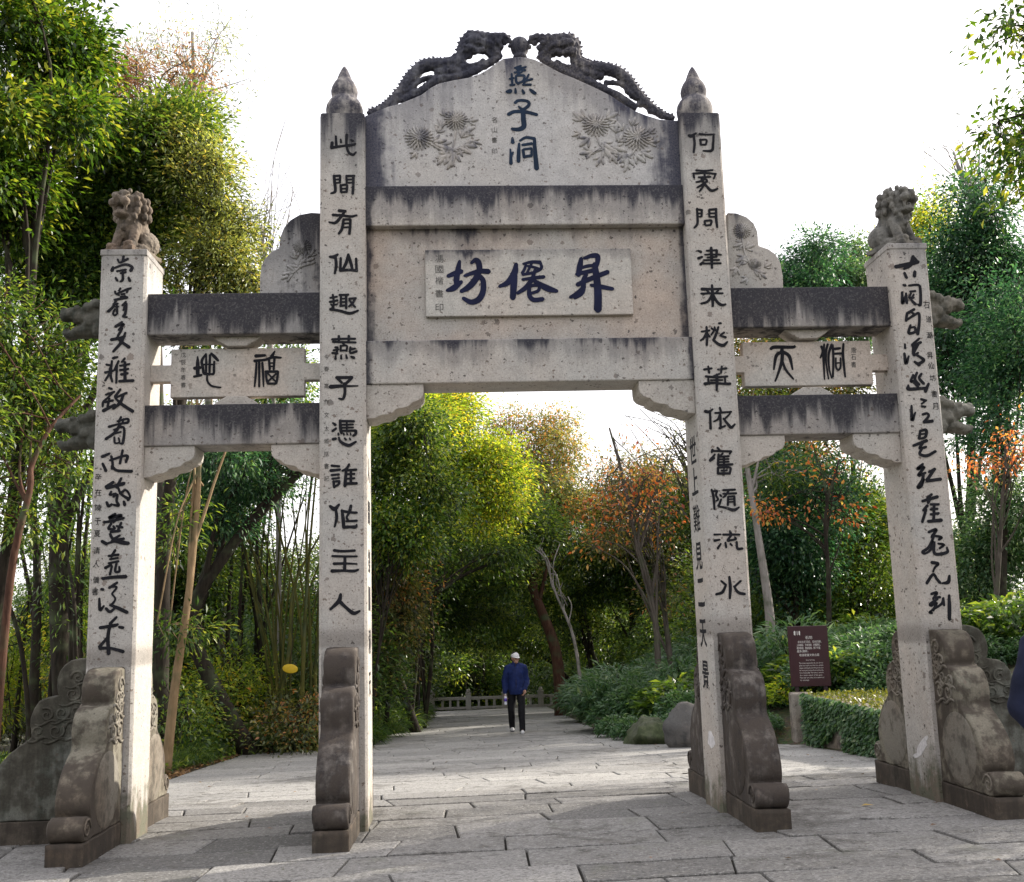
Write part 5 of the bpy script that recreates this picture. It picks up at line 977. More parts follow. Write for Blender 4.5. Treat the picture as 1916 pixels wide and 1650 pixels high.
def dense(px, py, rx, ry, Y, label, m=ML_dark, n=200, l=50, Lf=.14, name='forest_tree', bark=MB_dark, group=None, dep=1.6, dr=.12, extra=(), vs=.29, pyt=None, trad=.12, cat='tree', W=None, low=True, bx=None):
    b = base_at(bx or px, Y); cr = [E_(px, py, rx, ry, Y, dep)]+[E_(*e) for e in extra]
    if low: cr += [E_(px+rx*rnd.uniform(-.5, .5), py+ry*1.15, rx*.85, ry*.75, Y, dep*.9), E_(px+rx*rnd.choice((-1, 1))*.7, py+ry*.4, rx*.6, ry*.6, Y+.5, dep*.8)]
    return tree(name, label, cat, b, tr(b, ((bx or px)*.6+px*.4+rx*rnd.uniform(-.2, .2), (py+1330)/2, Y), (px, py-ry*.2, Y)), cr, int(n*1.35), int(l*1.35), Lf*.82, W or Lf*.34, m, bark, .33, dr, .6, .25, 16, group=group, trad=trad*.75, vsp=vs)
dense(330, 1080, 75, 110, 14, 'mid green bushy tree low in the left bay behind the pale trunk', ML_dark, 230, 46)
dense(420, 1300, 90, 70, 12.5, 'yellow flecked shrub at the foot of the thicket in the left bay', ML_yel, 110, 34, .12, 'shrub', cat='shrub')
dense(560, 1340, 60, 50, 11.6, 'low olive shrub at the foot of the bamboo clump', ML_olive, 70, 36, .12, 'shrub', cat='shrub')
dense(330, 1330, 40, 60, 9.5, 'small dark shrub beside the base of the pale trunk', ML_dark, 60, 36, .12, 'shrub', cat='shrub')
dense(460, 780, 170, 170, 19, 'dark tree crown seen between the two left side beams', ML_dark, 380, 46, .16)
dense(100, 1000, 130, 190, 21, 'shaded wood tree at far left behind the slender red brown trunk', ML_dark, 170, 40, .16)
dense(480, 1150, 150, 180, 23, 'shaded wood tree deep inside the left bay', ML_dark, 330, 46, .17)

# --- middle, seen through the main opening
dense(760, 860, 90, 100, 14, 'dark green tree against the left side of the main opening', ML_dark, 280, 50, .14, extra=[(720, 1000, 50, 80, 14, 1.2)], bark=MB_dark, bx=672)
dense(880, 830, 80, 100, 19, 'sunlit yellow green tree left of centre in the main opening', ML_yel, 320, 50, .14, extra=[(820, 760, 60, 60, 19, 1.4), (920, 900, 50, 60, 19, 1.2)], vs=.25, bx=715)
dense(750, 985, 42, 36, 12.8, 'bright green feathery sapling beside the left inner pillar', ML_sun, 70, 46, .12, 'sapling', cat='sapling', dep=.6, trad=.05, bx=690)
dense(735, 1100, 40, 110, 15, 'grey green hanging foliage just right of the left inner pillar', ML_olive, 130, 36, .13, dr=.5, bx=680)
dense(890, 960, 130, 90, 24, 'broad green tree arching over the middle of the path', ML_dark, 420, 56, .15, extra=[(800, 1010, 90, 60, 24, 1.5), (980, 1010, 90, 70, 24, 1.5)], dep=2.2, trad=.2, bx=715)
dense(995, 810, 115, 85, 33, 'pale yellow green tree flecked with orange at the top of the main opening', ML_mix, 330, 28, .17, extra=[(1060, 850, 60, 60, 33, 1.6)], bx=1110)
dense(1010, 930, 110, 80, 30, 'olive green tree behind the red leafed branches right of centre', ML_olive, 300, 50, .17, dep=2, bx=1120)
dense(700, 1060, 90, 120, 29, 'shaded tree at the left side of the leafy tunnel', ML_dark, 240, 46, .18)
dense(1180, 1020, 110, 110, 28, 'dark green tree behind the autumn tree right of the path', ML_dark, 280, 50, .18, dep=2)
dense(930, 1100, 130, 70, 36, 'darkest tree crown closing the leafy tunnel above the walking man', ML_dark, 330, 52, .2, dep=2.5, bx=760)
dense(880, 1180, 140, 60, 44, 'far shaded tree behind the stone railing at the end of the path', ML_dark, 160, 40, .2, dep=2.5)
dense(900, 1250, 120, 60, 50, 'sunlit yellow undergrowth beyond the stone railing', ML_yel, 110, 30, .2, 'shrub', cat='shrub', dep=2)
dense(1120, 1180, 90, 80, 42, 'far shaded tree right of the end of the path', ML_dark, 160, 40, .2, dep=2.5)
dense(830, 1085, 110, 60, 27, 'low hanging shaded boughs left over the path behind the walking man', ML_dark, 300, 56, .15, bx=720, dep=2, trad=.14)
dense(1090, 1090, 120, 65, 30, 'low shaded boughs right over the path behind the walking man', ML_dark, 300, 56, .15, bx=1150, dep=2, trad=.14)
dense(960, 1130, 110, 50, 39, 'lowest boughs at the far end of the leafy tunnel', ML_dark, 260, 56, .17, bx=1090, dep=2, trad=.14)
dense(760, 790, 110, 70, 17, 'bright leafy tree at the top left corner of the main opening', ML_yel, 300, 52, .13, bx=660, low=False)
dense(1210, 920, 120, 80, 27, 'soft green and orange turning tree behind the autumn tree right of centre', ML_mix, 300, 34, .15, bx=1230, dep=1.8)
b = base_at(1052, 24.5); tree('leaning_tree', 'reddish trunk leaning left over the path behind the walking man', 'tree', b, tr(b, (1040, 1220, 24.5), (1008, 1130, 24.5), (985, 1070, 24.5), (975, 1020, 24.5), (940, 960, 24.5)), [E_(960, 950, 90, 60, 24.5, 1.5), E_(1040, 980, 60, 60, 24.5, 1.4)], 150, 46, .15, .04, ML_dark, MB_red, .3, .25, .6, .2, 10, trad=.2)
b = base_at(1095, 17); tree('bare_tree', 'two thin pale leafless stems leaning left beside the right edge of the path', 'tree', b, tr(b, (1075, 1200, 17), (1040, 1110, 17), (1022, 1050, 17)), [E_(1020, 1030, 25, 40, 17, .4), E_(1060, 1120, 14, 50, 17, .3)], 14, 0, .1, .03, ML_dark, MB_pale, .2, .1, .8, .3, 10, twig=.012, trad=.05)
b = base_at(780, 17); tree('leaning_tree', 'dark bent trunk arching over the path from the left of the main opening', 'tree', b, tr(b, (735, 1200, 17), (790, 1130, 17), (860, 1080, 17.5), (930, 1050, 18)), [E_(880, 1040, 90, 40, 18, 1.2)], 110, 46, .13, .035, ML_dark, MB_dark, .28, .3, .5, .2, 10, trad=.10)
# the red leafed tree and its neighbours right of the path
b = base_at(1235, 13.6); tree('autumn_tree', 'multi stemmed tree with scattered orange red leaves right of the path', 'tree', b, tr(b, (1225, 1150, 13.6), (1190, 1010, 13.6), (1165, 890, 13.6), (1140, 800, 13.6)), [E_(1180, 930, 100, 100, 13.6, 1.2), E_(1240, 960, 55, 90, 13.6, 1.0), E_(1110, 960, 50, 60, 13.6, .9), E_(1180, 800, 70, 60, 13.6, .9, .15)], 150, 4.5, .115, .062, ML_red, MB_grey, .17, .35, .7, .2, 24, trad=.075, limb_from=.12, twig=.009)
b = base_at(1265, 14.4); tree('wild_tree', 'crooked grey stems with thin olive leaves behind the orange red leaves', 'tree', b, tr(b, (1240, 1120, 14.4), (1215, 980, 14.4), (1250, 850, 14.4)), [E_(1200, 950, 100, 120, 14.4, 1.2), E_(1250, 1060, 60, 80, 14.4, 1.0)], 190, 15, .12, .035, ML_olive, MB_grey, .24, .2, .7, .2, 34, trad=.07, limb_from=.12, twig=.009)
b = base_at(1330, 16); tree('bare_tree', 'grey bare branches against the white sky at the right of the main opening', 'tree', b, tr(b, (1320, 1050, 16), (1300, 900, 16), (1290, 800, 16)), [E_(1200, 800, 90, 60, 16, 1.0), E_(1260, 860, 60, 60, 16, .8)], 60, 0, .1, .03, ML_dark, MB_grey, .2, .1, .8, .25, 30, twig=.009, trad=.09, limb_from=.4)
# --- right of the gate
b = base_at(1450, 13); tree('pale_trunk_tree', 'smooth grey trunk leaning left beside the right inner pillar', 'tree', b, tr(b, (1440, 1150, 13), (1420, 1010, 13), (1402, 900, 13), (1385, 780, 13)), [E_(1420, 760, 60, 70, 13, 1.0), E_(1470, 900, 60, 60, 13.4, 1.0)], 90, 30, .12, .03, ML_dark, MB_pale, .26, .2, .6, .2, 10, trad=.12, limb_from=.6)
dense(1490, 930, 75, 110, 15, 'dark cedar with drooping sprays in the right bay', ML_cedar, 300, 48, .15, bark=MB_dark, extra=[(1480, 1050, 60, 60, 15, 1.2)])
dense(1610, 960, 60, 130, 17, 'light green tree beside the right outer pillar in the right bay', ML_sun, 250, 46, .14)
dense(1440, 1040, 60, 120, 21, 'mid green tree behind the smooth grey trunk', ML_fern, 220, 46, .16)
dense(1560, 1090, 110, 80, 22, 'shaded undergrowth tree behind the information board', ML_dark, 220, 46, .17)
b = base_at(1560, 11.5); tree('autumn_tree', 'small tree with red and orange leaves hanging below the right side beam', 'tree', b, tr(b, (1550, 1080, 11.5), (1545, 960, 11.5), (1570, 860, 11.5)), [E_(1545, 870, 60, 50, 11.5, .8), E_(1520, 900, 40, 50, 11.5, .6), E_(1440, 940, 30, 40, 11.5, .5, .2), E_(1585, 950, 20, 40, 11.5, .4, .1)], 55, 5, .10, .055, ML_red, MB_dark, .15, .4, .7, .2, 20, trad=.06, limb_from=.3, twig=.008)
dense(1500, 520, 75, 80, 27, 'pale green cedar above the right side beam next to the shoulder stone', ML_cedar, 260, 46, .19, extra=[(1480, 600, 70, 80, 27, 1.8)], dep=1.8)
dense(1590, 500, 55, 80, 29, 'yellow green cedar top left of the right stone lion', ML_fern, 240, 46, .19, extra=[(1580, 600, 70, 80, 29, 1.8)], dep=1.8)
dense(1800, 480, 95, 130, 15.5, 'large cedar right of the right stone lion', ML_cedar, 520, 50, .15, extra=[(1770, 640, 100, 90, 15.5, 1.8), (1880, 560, 70, 120, 15.5, 1.6)], trad=.22, dep=2)
dense(1890, 640, 70, 130, 12.8, 'deep green tree standing in front of the large cedar at the right edge', ML_cedar, 240, 46, .13, extra=[(1850, 520, 40, 50, 12.8, .9, .1)])
dense(1740, 420, 45, 90, 20, 'thin yellow green tree behind the right stone lion', ML_yel, 120, 30, .15)
b = base_at(1880, 17); tree('bare_tree', 'bare twigs spreading against the sky above the large cedar', 'tree', b, tr(b, (1860, 700, 17), (1830, 420, 17), (1790, 300, 17)), [E_(1770, 260, 55, 45, 17, .7), E_(1830, 290, 60, 60, 17, .7)], 46, 2, .1, .03, ML_olive, MB_pale, .2, .1, .8, .3, 30, twig=.008, trad=.10, limb_from=.6)
b = (9.5, 2.0, hgt(9.5, 2.0)-.05); tree('maple_tree', 'overhanging branches with yellow green leaves reaching in at the top right', 'tree', b, [b, (9.3, 2.2, 3), (8.8, 2.4, 6.5), (8.0, 2.6, 9)], [E_(1910, 330, 60, 110, 3.2, .7), E_(1960, 160, 70, 130, 3.2, .9), E_(1890, 60, 45, 35, 3.0, .4, .06), E_(1890, 250, 40, 40, 3.0, .4, .06), (8.5, 2.5, 7.6, .9, .9, 1.2, .5), (8.9, 2.4, 5.8, .8, .8, .9, .3)], 330, 17, .12, .055, ML_sun, MB_dark, .20, .3, .5, .2, 20, trad=.16, limb_from=.5, vsp=.34)
b = base_at(1872, 9.5); tree('autumn_tree', 'slim tree with orange red leaves right of the right outer pillar', 'tree', b, tr(b, (1868, 1060, 9.5), (1875, 950, 9.5), (1885, 830, 9.5)), [E_(1865, 860, 60, 70, 9.5, .8), E_(1910, 820, 40, 70, 9.5, .8), E_(1830, 880, 30, 30, 9.5, .4, .1)], 95, 4.5, .095, .05, ML_red, MB_grey, .14, .4, .7, .2, 24, trad=.055, limb_from=.25, twig=.008)
dense(1850, 980, 70, 110, 14, 'mid green tree behind the orange red leaves at the right edge', ML_fern, 220, 44, .14)
dense(1790, 1090, 60, 70, 17, 'dark shrubby tree low behind the right outer pillar', ML_dark, 170, 44, .15)
dense(1350, 1130, 70, 100, 19, 'dark evergreen behind the right inner pillar', ML_dark, 200, 46, .16)
# the wood behind: copies of the trees above, deeper in
WOOD = 'tree of the deep shaded wood behind the gateway, one of many alike'
protos = [o for o in COL.objects if o.parent is None and o.name.startswith('forest_tree')]
r = random.Random(21)
src = [o for o in protos if any(k_ in o['label'] for k_ in ('shaded', 'mid green', 'dark tree crown', 'broad green', 'olive green', 'dark green tree behind', 'light green tree'))]
for i in range(58):
    for _ in range(30):
        y = r.uniform(19, 56); x = r.uniform(-.42, .46)*(y+9)+.8
        if y < 40 and xl_edge(y)-1.6 < x < xr_edge(y)+1.8: continue
        if x > 4 and y < .55*x+9: continue                      # keep the low sun's way to the pillars open
        break
    o = r.choice(src); sc_ = r.uniform(.75, 1.15); dup(o, (x, y, hgt(x, y)-(.12*min(max(y-36, 0), 14))-.1), r.uniform(0, 6.28), (sc_, sc_, sc_*r.uniform(.7, .95)), WOOD, 'trees of the deep wood')
dk = [o for o in protos if 'darkest tree crown' in o['label'] or 'deep inside' in o['label']]
for x, y, q in ((-6, 42, 1.0), (-2.5, 44, 1.1), (4.5, 45, 1.1), (8, 42, 1.0), (-9.5, 46, 1.15), (11, 47, 1.1)):
    dup(r.choice(dk), (x, y, hgt(x, y)-.12*min(max(y-36, 0), 14)-.1), r.uniform(0, 6.28), (q*1.2, q*1.2, q*.85), WOOD, 'trees of the deep wood')
for i in range(15):  # unseen trees added behind the camera to cut the low sky light
    a = -24+i*3.4; dup(r.choice(dk), (a, -24-r.random()*7-.012*a*a*0, -.3), r.uniform(0, 6.28), (1.5, 1.5, r.uniform(1.0, 1.35)), 'unseen tall tree added around the viewer to block low sky', 'unseen trees added around the viewer')
for x, y in ((-16, -6), (-17, -13), (-15, 0), (16, -8), (17, -15)):  # more unseen trees added at both sides, also blocking low sky
    dup(r.choice(dk), (x, y, -.2), r.uniform(0, 6.28), (1.3, 1.3, 1.0), 'unseen tall tree added around the viewer to block low sky', 'unseen trees added around the viewer')
# far wood closing the view
def far_wood():
    N = 60000; a = rg.uniform(-40, 44, N); y = rg.uniform(58, 70, N); zt = 7+5*np.array([mnoise.noise(Vector((q*.17, 3.3, 0))) for q in a]); z = -7+rg.random(N)**1.1*(zt+7)*.9
    c = np.stack([a, y, z], 1); v = .4+.35*np.array([mnoise.noise(Vector((q[0]*.5, q[1]*.5, q[2]*.5))) for q in c])
    o = leaves_mesh('far_wood', c, rdir(N), rdir(N)*.6+np.array([0, 0, 1.]), (.34*rg.uniform(.6, 1.2, N)), .12, v, ML_dark); o['kind'] = 'stuff'
far_wood()

# ------------------------------------------------------------------ low plants
def shrub_mesh(seed, n, h, rad, L, W, m, arch=.5):
    g = np.random.default_rng(seed); a = g.uniform(0, 2*math.pi, n); rr = rad*np.sqrt(g.random(n)); hh = h*(1-.55*(rr/rad)**2)*g.uniform(.25, 1.0, n)
    c = np.stack([rr*np.cos(a), rr*np.sin(a), hh], 1); d = np.stack([np.cos(a), np.sin(a), g.uniform(-.4, .8, n)], 1)+.7*unit(g.normal(size=(n, 3)))
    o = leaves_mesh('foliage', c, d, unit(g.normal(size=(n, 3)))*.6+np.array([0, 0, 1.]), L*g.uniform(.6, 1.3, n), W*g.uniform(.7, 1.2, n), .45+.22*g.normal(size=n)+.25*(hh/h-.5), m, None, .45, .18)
    mb = MB()
    for k in range(9):
        t = g.uniform(0, 2*math.pi); q = g.uniform(.2, .8)*rad; mb.tube([(0, 0, -.05), (q*.4*math.cos(t), q*.4*math.sin(t), h*.4), (q*math.cos(t), q*math.sin(t), h*.8*(1-.4*(q/rad)**2))], [.012, .009, .005], 5, False)
    st = mb.build('stem', MB_dark); return o, st
def shrub(seed, n, h, rad, L, W, m, name, label, cat, loc, group=None):
    f, s = shrub_mesh(seed, n, h, rad, L, W, m); root = thing(name, label, cat, loc, 0, group); f.parent = root; s.parent = root; return root
def G_(x, y): return (x, y, hgt(x, y)-.03)
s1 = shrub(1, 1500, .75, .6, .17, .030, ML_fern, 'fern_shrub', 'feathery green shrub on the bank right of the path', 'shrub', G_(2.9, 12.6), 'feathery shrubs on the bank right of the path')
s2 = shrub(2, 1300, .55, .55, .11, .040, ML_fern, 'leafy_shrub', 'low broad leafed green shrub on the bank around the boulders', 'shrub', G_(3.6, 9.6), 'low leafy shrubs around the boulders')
r = random.Random(3)
for i in range(26):
    y = r.uniform(9.5, 24); x = xr_edge(y)+.3+r.random()**1.3*3.0; dup(s1, G_(x, y), r.uniform(0, 6.28), r.uniform(.8, 1.6))
for x, y, q in ((2.75, 9.6, .8), (3.3, 8.5, .75), (2.45, 10.2, .8), (3.7, 8.0, .6), (3.15, 9.0, .8), (4.0, 7.7, .55), (2.3, 11.2, .8)): dup(s2, G_(x, y), q*7, q)
for i in range(26):
    y = r.uniform(8.6, 16); x = xr_edge(y)+.25+r.random()**1.2*2.4; dup(s2, G_(x, y), r.uniform(0, 6.28), r.uniform(.7, 1.25))
s3 = shrub(4, 1500, .7, .7, .13, .045, ML_fern, 'bank_shrub', 'mid green shrub on the bank behind the information board and planter', 'shrub', G_(6.2, 9.0), 'shrubs on the bank behind the planter')
for i in range(80):
    y = r.uniform(7.0, 18); x = xr_edge(7)+.5+r.random()*8.5; dup(s3, G_(x, y), r.uniform(0, 6.28), r.uniform(.5, 1.05))
for i in range(40):
    y = r.uniform(6.9, 8.8); x = 5.0+r.random()*4.5; dup(s3, G_(x, y), r.uniform(0, 6.28), r.uniform(.5, .95))
s3b = shrub(14, 1000, .65, .65, .17, .065, ML_dark, 'bank_shrub', 'dark broad leafed shrub among the paler shrubs on the right bank', 'shrub', G_(5.4, 8.2), 'dark shrubs on the right bank')
s3c = shrub(15, 900, .5, .5, .10, .04, ML_yel, 'bank_shrub', 'low yellow green shrub among the shrubs on the right bank', 'shrub', G_(4.9, 8.6), 'yellow green shrubs on the right bank')
for i in range(34):
    y = r.uniform(7.2, 15); x = xr_edge(7)+.4+r.random()*7; dup(s3b, G_(x, y), r.uniform(0, 6.28), r.uniform(.6, 1.3))
for i in range(14):
    y = r.uniform(7.6, 12); x = xr_edge(7)+.2+r.random()*5; dup(s3c, G_(x, y), r.uniform(0, 6.28), r.uniform(.5, 1.0))
for i in range(14):
    y = r.uniform(9, 15); x = xr_edge(y)+.5+r.random()*3; dup(s3b, G_(x, y), r.uniform(0, 6.28), r.uniform(.6, 1.2))
s4 = shrub(6, 1100, .5, .6, .24, .022, ML_dark, 'grass_tuft', 'dark arching grass tuft along the left edge of the paving', 'grass tuft', G_(-2.7, 12.6), 'arching grass tufts on the left verge')
for i in range(30):
    y = r.uniform(11.6, 30); x = xl_edge(y)-.3-r.random()*1.2; dup(s4, G_(x, y), r.uniform(0, 6.28), r.uniform(.8, 1.5))
for i in range(26):
    y = r.uniform(11.4, 12.6); x = r.uniform(-5.2, -2.6); dup(s4, G_(x, y), r.uniform(0, 6.28), r.uniform(.5, .9))
for i in range(22):
    y = r.uniform(6.2, 11.2); x = xl_edge(y)-.35-r.random()*1.0; dup(s4, G_(x, y), r.uniform(0, 6.28), r.uniform(.35, .7))
s5 = shrub(8, 3400, 3.0, 1.25, .15, .042, ML_dark, 'understory_shrub', 'tall dark understory shrub crowding the sides of the leafy path', 'shrub', G_(-4.6, 16), 'tall understory shrubs beside the path')
for i in range(46):
    y = r.uniform(13.5, 40); left = r.random() < .55; x = xl_edge(y)-.9-r.random()**1.5*5 if left else xr_edge(y)+1.9+r.random()**1.5*5; dup(s5, G_(x, y), r.uniform(0, 6.28), r.uniform(.6, 1.25))
for i in range(14):
    y = r.uniform(42, 50); x = r.uniform(-7, 9); dup(s5, (x, y, hgt(x, y)-.12*min(y-36, 14)-.05), r.uniform(0, 6.28), r.uniform(.9, 1.6))
s6 = shrub(9, 3000, 2.4, 1.2, .14, .042, ML_olive, 'thicket_shrub', 'bushy olive green shrub filling the ground under the left bay thicket', 'shrub', G_(-7.2, 14.5), 'bushy shrubs under the left thicket')
for i in range(30):
    y = r.uniform(12.5, 24); x = -4.6-r.random()*(y*.55); dup(s6, G_(x, y), r.uniform(0, 6.28), r.uniform(.5, 1.15))
# big evergreens added just out of view on the right to shade the forecourt
for q, (x, y, h_) in enumerate(((9.6, 2.2, 5.6), (10.4, 5.0, 5.8), (8.8, -.6, 5.0))):
    z = hgt(x, y)-.1; tree('unseen_shade_tree', ('rounded evergreen tree beyond the right edge', 'taller unseen rounded evergreen tree added for shade beyond the right edge', 'nearest unseen rounded evergreen tree added for shade beyond the right edge')[q], 'tree', (x, y, z), [(x, y, z), (x+.1, y, z+h_*.5), (x, y+.1, z+h_*.8)], [(x, y, z+h_*.62, 1.7, 1.9, h_*.36), (x, y, z+h_*.3, 1.6, 1.8, h_*.26)], 240, 40, .17, .055, ML_dark, MB_dark, .32, .2, .6, .3, 12)
# weeds and leaf litter: uncountable
def cover(name, n, xf, y0, y1, L, W, m, zs=.08, flat=False):
    y = rg.uniform(y0, y1, n); x = np.array([xf(q, rg.random()) for q in y]); z = np.array([hgt(a, b) for a, b in zip(x, y)])+(rg.random(n)*zs if not flat else .01)
    d = rdir(n); d[:, 2] = (np.abs(d[:, 2])+.4) if not flat else d[:, 2]*.15; nr = rdir(n)*.5+np.array([0, 0, 1.])
    o = leaves_mesh(name, np.stack([x, y, z], 1), d, nr, L*rg.uniform(.6, 1.3, n), W*rg.uniform(.7, 1.2, n), rg.random(n), m); o['kind'] = 'stuff'; return o
cover('ground_cover', 9000, lambda y, t: xl_edge(y)-.1-t*5, 4, 14, .10, .04, ML_dark, .12)
cover('ground_cover', 34000, lambda y, t: max(xr_edge(y)+.1, 4.5)+t*12, 6.9, 22, .10, .045, ML_fern, .15)
cover('ground_cover', 9000, lambda y, t: 7.8+t*8, 1.5, 7, .10, .045, ML_fern, .15)
M_litter = leafmat('leaf_litter', [(0, (.10, .055, .03)), (.5, (.19, .10, .045)), (1, (.30, .17, .06))], .1, 1)
def paving_litter(name, n, y0, y1, x0, x1, L, W, m):
    y = rg.uniform(y0, y1, n); x = rg.uniform(x0, x1, n); z = np.array([gz(a, b) for a, b in zip(x, y)])+.010; d = rdir(n); d[:, 2] *= .12
    o = leaves_mesh(name, np.stack([x, y, z], 1), d, rdir(n)*.25+np.array([0, 0, 1.]), L*rg.uniform(.4, 1.3, n), W*rg.uniform(.6, 1.2, n), rg.random(n), m); o['kind'] = 'stuff'
paving_litter('leaf_litter', 70, -3.5, 11, -4.3, 4.3, .05, .03, M_litter)
M_grit = leafmat('joint_grit', [(0, (.05, .045, .035)), (.6, (.12, .10, .07)), (1, (.06, .075, .03))], .05, 1)
paving_litter('grit', 5200, -3.6, 6, -5, 5, .016, .012, M_grit)
cover('leaf_litter', 2600, lambda y, t: xl_edge(y)-.02-t*.8, 4, 11.5, .07, .04, M_litter, 0, True)
# ------------------------------------------------------------------ stones, planter, board, railing, lamp post
def boulder(label, c, r, seed, m):
    q_ = random.Random(seed); mb = MB().ell((0, 0, 0), 1.0, 40, 26); vs = []
    planes = [(Vector((q_.gauss(0, 1), q_.gauss(0, 1), q_.gauss(0, .8))).normalized(), q_.uniform(.58, .86)) for _ in range(22)]
    for v in mb.v:
        q = Vector(v).normalized(); k = 1.15
        for a, d0 in planes:                                            # cleaved faces
            d = q.dot(a)
            if d > 1e-3: k = min(k, d0/d)
        k *= 1+.11*mnoise.noise(q*3.1+Vector((0, seed, 0)))+.06*mnoise.noise(q*8)+.03*mnoise.noise(q*19)
        vs.append((q.x*k*r[0], q.y*k*r[1], q.z*k*r[2]))
    mb.v = vs; o = mb.build('boulder', m, None, 0, True); o.location = c; return tag(o, label, 'boulder')
M_rock = stone('boulder_stone', None, base=(.10, .098, .095), warm=(.12, .108, .098), speck=.4, allover=.35, tint=(.05, .05, .05))
M_rockm = stone('boulder_mossy', None, base=(.085, .088, .065), warm=(.065, .085, .03), speck=.4, allover=.45, tint=(.03, .04, .018))
x, y = 3.02, 7.7; boulder('grey angular boulder at the path edge beside the right inner pillar', (x, y, gz(x, y)+.20), (.50, .55, .46), 1.0, M_rock)
x, y = 2.52, 9.0; boulder('mossy boulder under the shrubs left of the grey angular one', (x, y, gz(x, y)+.10), (.50, .75, .42), 14.2, M_rockm)
x, y = 2.2, 12.6; boulder('small half buried stone among the feathery shrubs at the path edge', (x, y, gz(x, y)+.08), (.25, .4, .26), 7.7, M_rockm)
x, y = 3.75, 7.4; boulder('low dark stone between the inner pillar and the stone post', (x, y, gz(x, y)+.06), (.45, .4, .24), 9.1, M_rockm)
# planter: low wall with ivy and a mossy top
pl = thing('planter', 'low stone planter with creeping ivy and yellow green moss on top at the right', 'planter', (4.75, 5.3, gz(4.75, 5.3)))
M_wall = stone('planter_stone', None, base=(.22, .20, .17), warm=(.24, .19, .14), allover=.3, brown=.4)
x0, x1, y0, y1 = 4.38, 7.6, 3.5, 6.75; zc0 = gz(4.6, 5)-.25; zt = gz(4.6, 5)+.60
lo = lambda mb: mb
def local(mb, o):
    L = o.location; mb.v = [(v[0]-L[0], v[1]-L[1], v[2]-L[2]) for v in mb.v]; return mb
local(MB().box(x0, x1, y0, y1, zc0, zt), pl).build('wall', M_wall, pl, .03)
n = 7600; t = rg.random(n); face = rg.random(n) < .62
cx = np.where(face, x0-.02-.05*rg.random(n), rg.uniform(x0, x1, n)); cy = np.where(face, rg.uniform(y0, y1, n), np.where(rg.random(n) < .5, y0-.02-.05*rg.random(n), y1+.05)); czz = zc0+.2+(zt-zc0-.16)*rg.random(n)**.8
keep = np.array([mnoise.noise(Vector((a*1.7+b_*1.7, c_*2.2, 4.0))) for a, b_, c_ in zip(cx, cy, czz)])+1.1*(czz-zc0)/(zt-zc0) > .42
cx, cy, czz, face, t = cx[keep], cy[keep], czz[keep], face[keep], t[keep]; n = len(cx)
d = np.stack([np.where(face, -.6, 0), np.where(face, 0, -.6), np.full(n, -.7)], 1)+rdir(n)*.6
leaves_mesh('ivy', np.stack([cx, cy, czz], 1)-np.array(pl.location), d, np.stack([np.where(face, -1., 0), np.where(face, 0, -1.), np.full(n, .5)], 1)+rdir(n)*.4, .085*rg.uniform(.6, 1.2, n), .05, .45+.25*rg.normal(size=n), ML_fern, pl)
n = 5000; c = np.stack([rg.uniform(x0-.06, x1, n), rg.uniform(y0-.05, y1, n), zt+.0+.07*rg.random(n)], 1)-np.array(pl.location)
leaves_mesh('moss', c, rdir(n)+np.array([-.2, -.2, .4]), rdir(n)+np.array([0, 0, 1.]), .055*rg.uniform(.6, 1.2, n), .03, .6+.2*rg.normal(size=n), ML_moss, pl)
x, y = 4.42, 7.15; po = MB(); z = gz(x, y)
po.prism([(x-.15, y-.13), (x+.15, y-.15), (x+.17, y+.13), (x-.13, y+.15)], 'z', z-.2, z+.74); M_post = stone('post_stone', None, base=(.27, .25, .22), warm=(.28, .23, .18), allover=.25, brown=.4)
o = po.build('stone_post', M_post, None, .03); tag(o, 'short weathered square stone post at the left end of the ivy planter', 'post')
# information board
p0 = onY(1474, 1172, 7.6); p1 = onY(1545, 1168, 7.6); p2 = onY(1547, 1283, 7.6)
bx = (p0[0]+p1[0])/2; bw = (p1[0]-p0[0]); bzt = p0[2]; bzb = p2[2]
bd = thing('information_board', 'dark maroon information board with white text standing behind the planter', 'sign', (bx, 7.6, bzb-.5), R(-10))
M_board = plain('board_maroon', (.040, .010, .016), .35, .5, .12, 8); M_white = plain('board_white', (.72, .70, .68), .5, .3, .05, 40); M_legs = plain('board_leg', (.03, .015, .02), .5, .4, .2, 10)
h0 = .5; H_ = bzt-bzb
MB().box(-bw/2, bw/2, -.03, .03, h0, h0+H_).build('panel', M_board, bd, .006)
for s in (-1, 1): MB().box(s*bw*.36-.03, s*bw*.36+.03, -.02, .02, -.3, h0+.02).build('leg', M_legs, bd, .004)
mb = MB()
def text_on(mb, txt, x, z, size, th=.003, maxw=None):
    c = bpy.data.curves.new('g', 'FONT'); c.body = txt; c.size = size; c.resolution_u = 1
    o = bpy.data.objects.new('g', c); COL.objects.link(o); dg = bpy.context.evaluated_depsgraph_get(); me = bpy.data.meshes.new_from_object(o.evaluated_get(dg))
    k = 1
    if maxw and len(me.vertices): mx = max(v.co.x for v in me.vertices); k = maxw/mx if mx > maxw else 1
    mb.add([(x+v.co.x*k, -.0325, z+v.co.y) for v in me.vertices], [tuple(p.vertices) for p in me.polygons])
    bpy.data.objects.remove(o); bpy.data.meshes.remove(me); bpy.data.curves.remove(c)
u = bw; tp = h0+H_
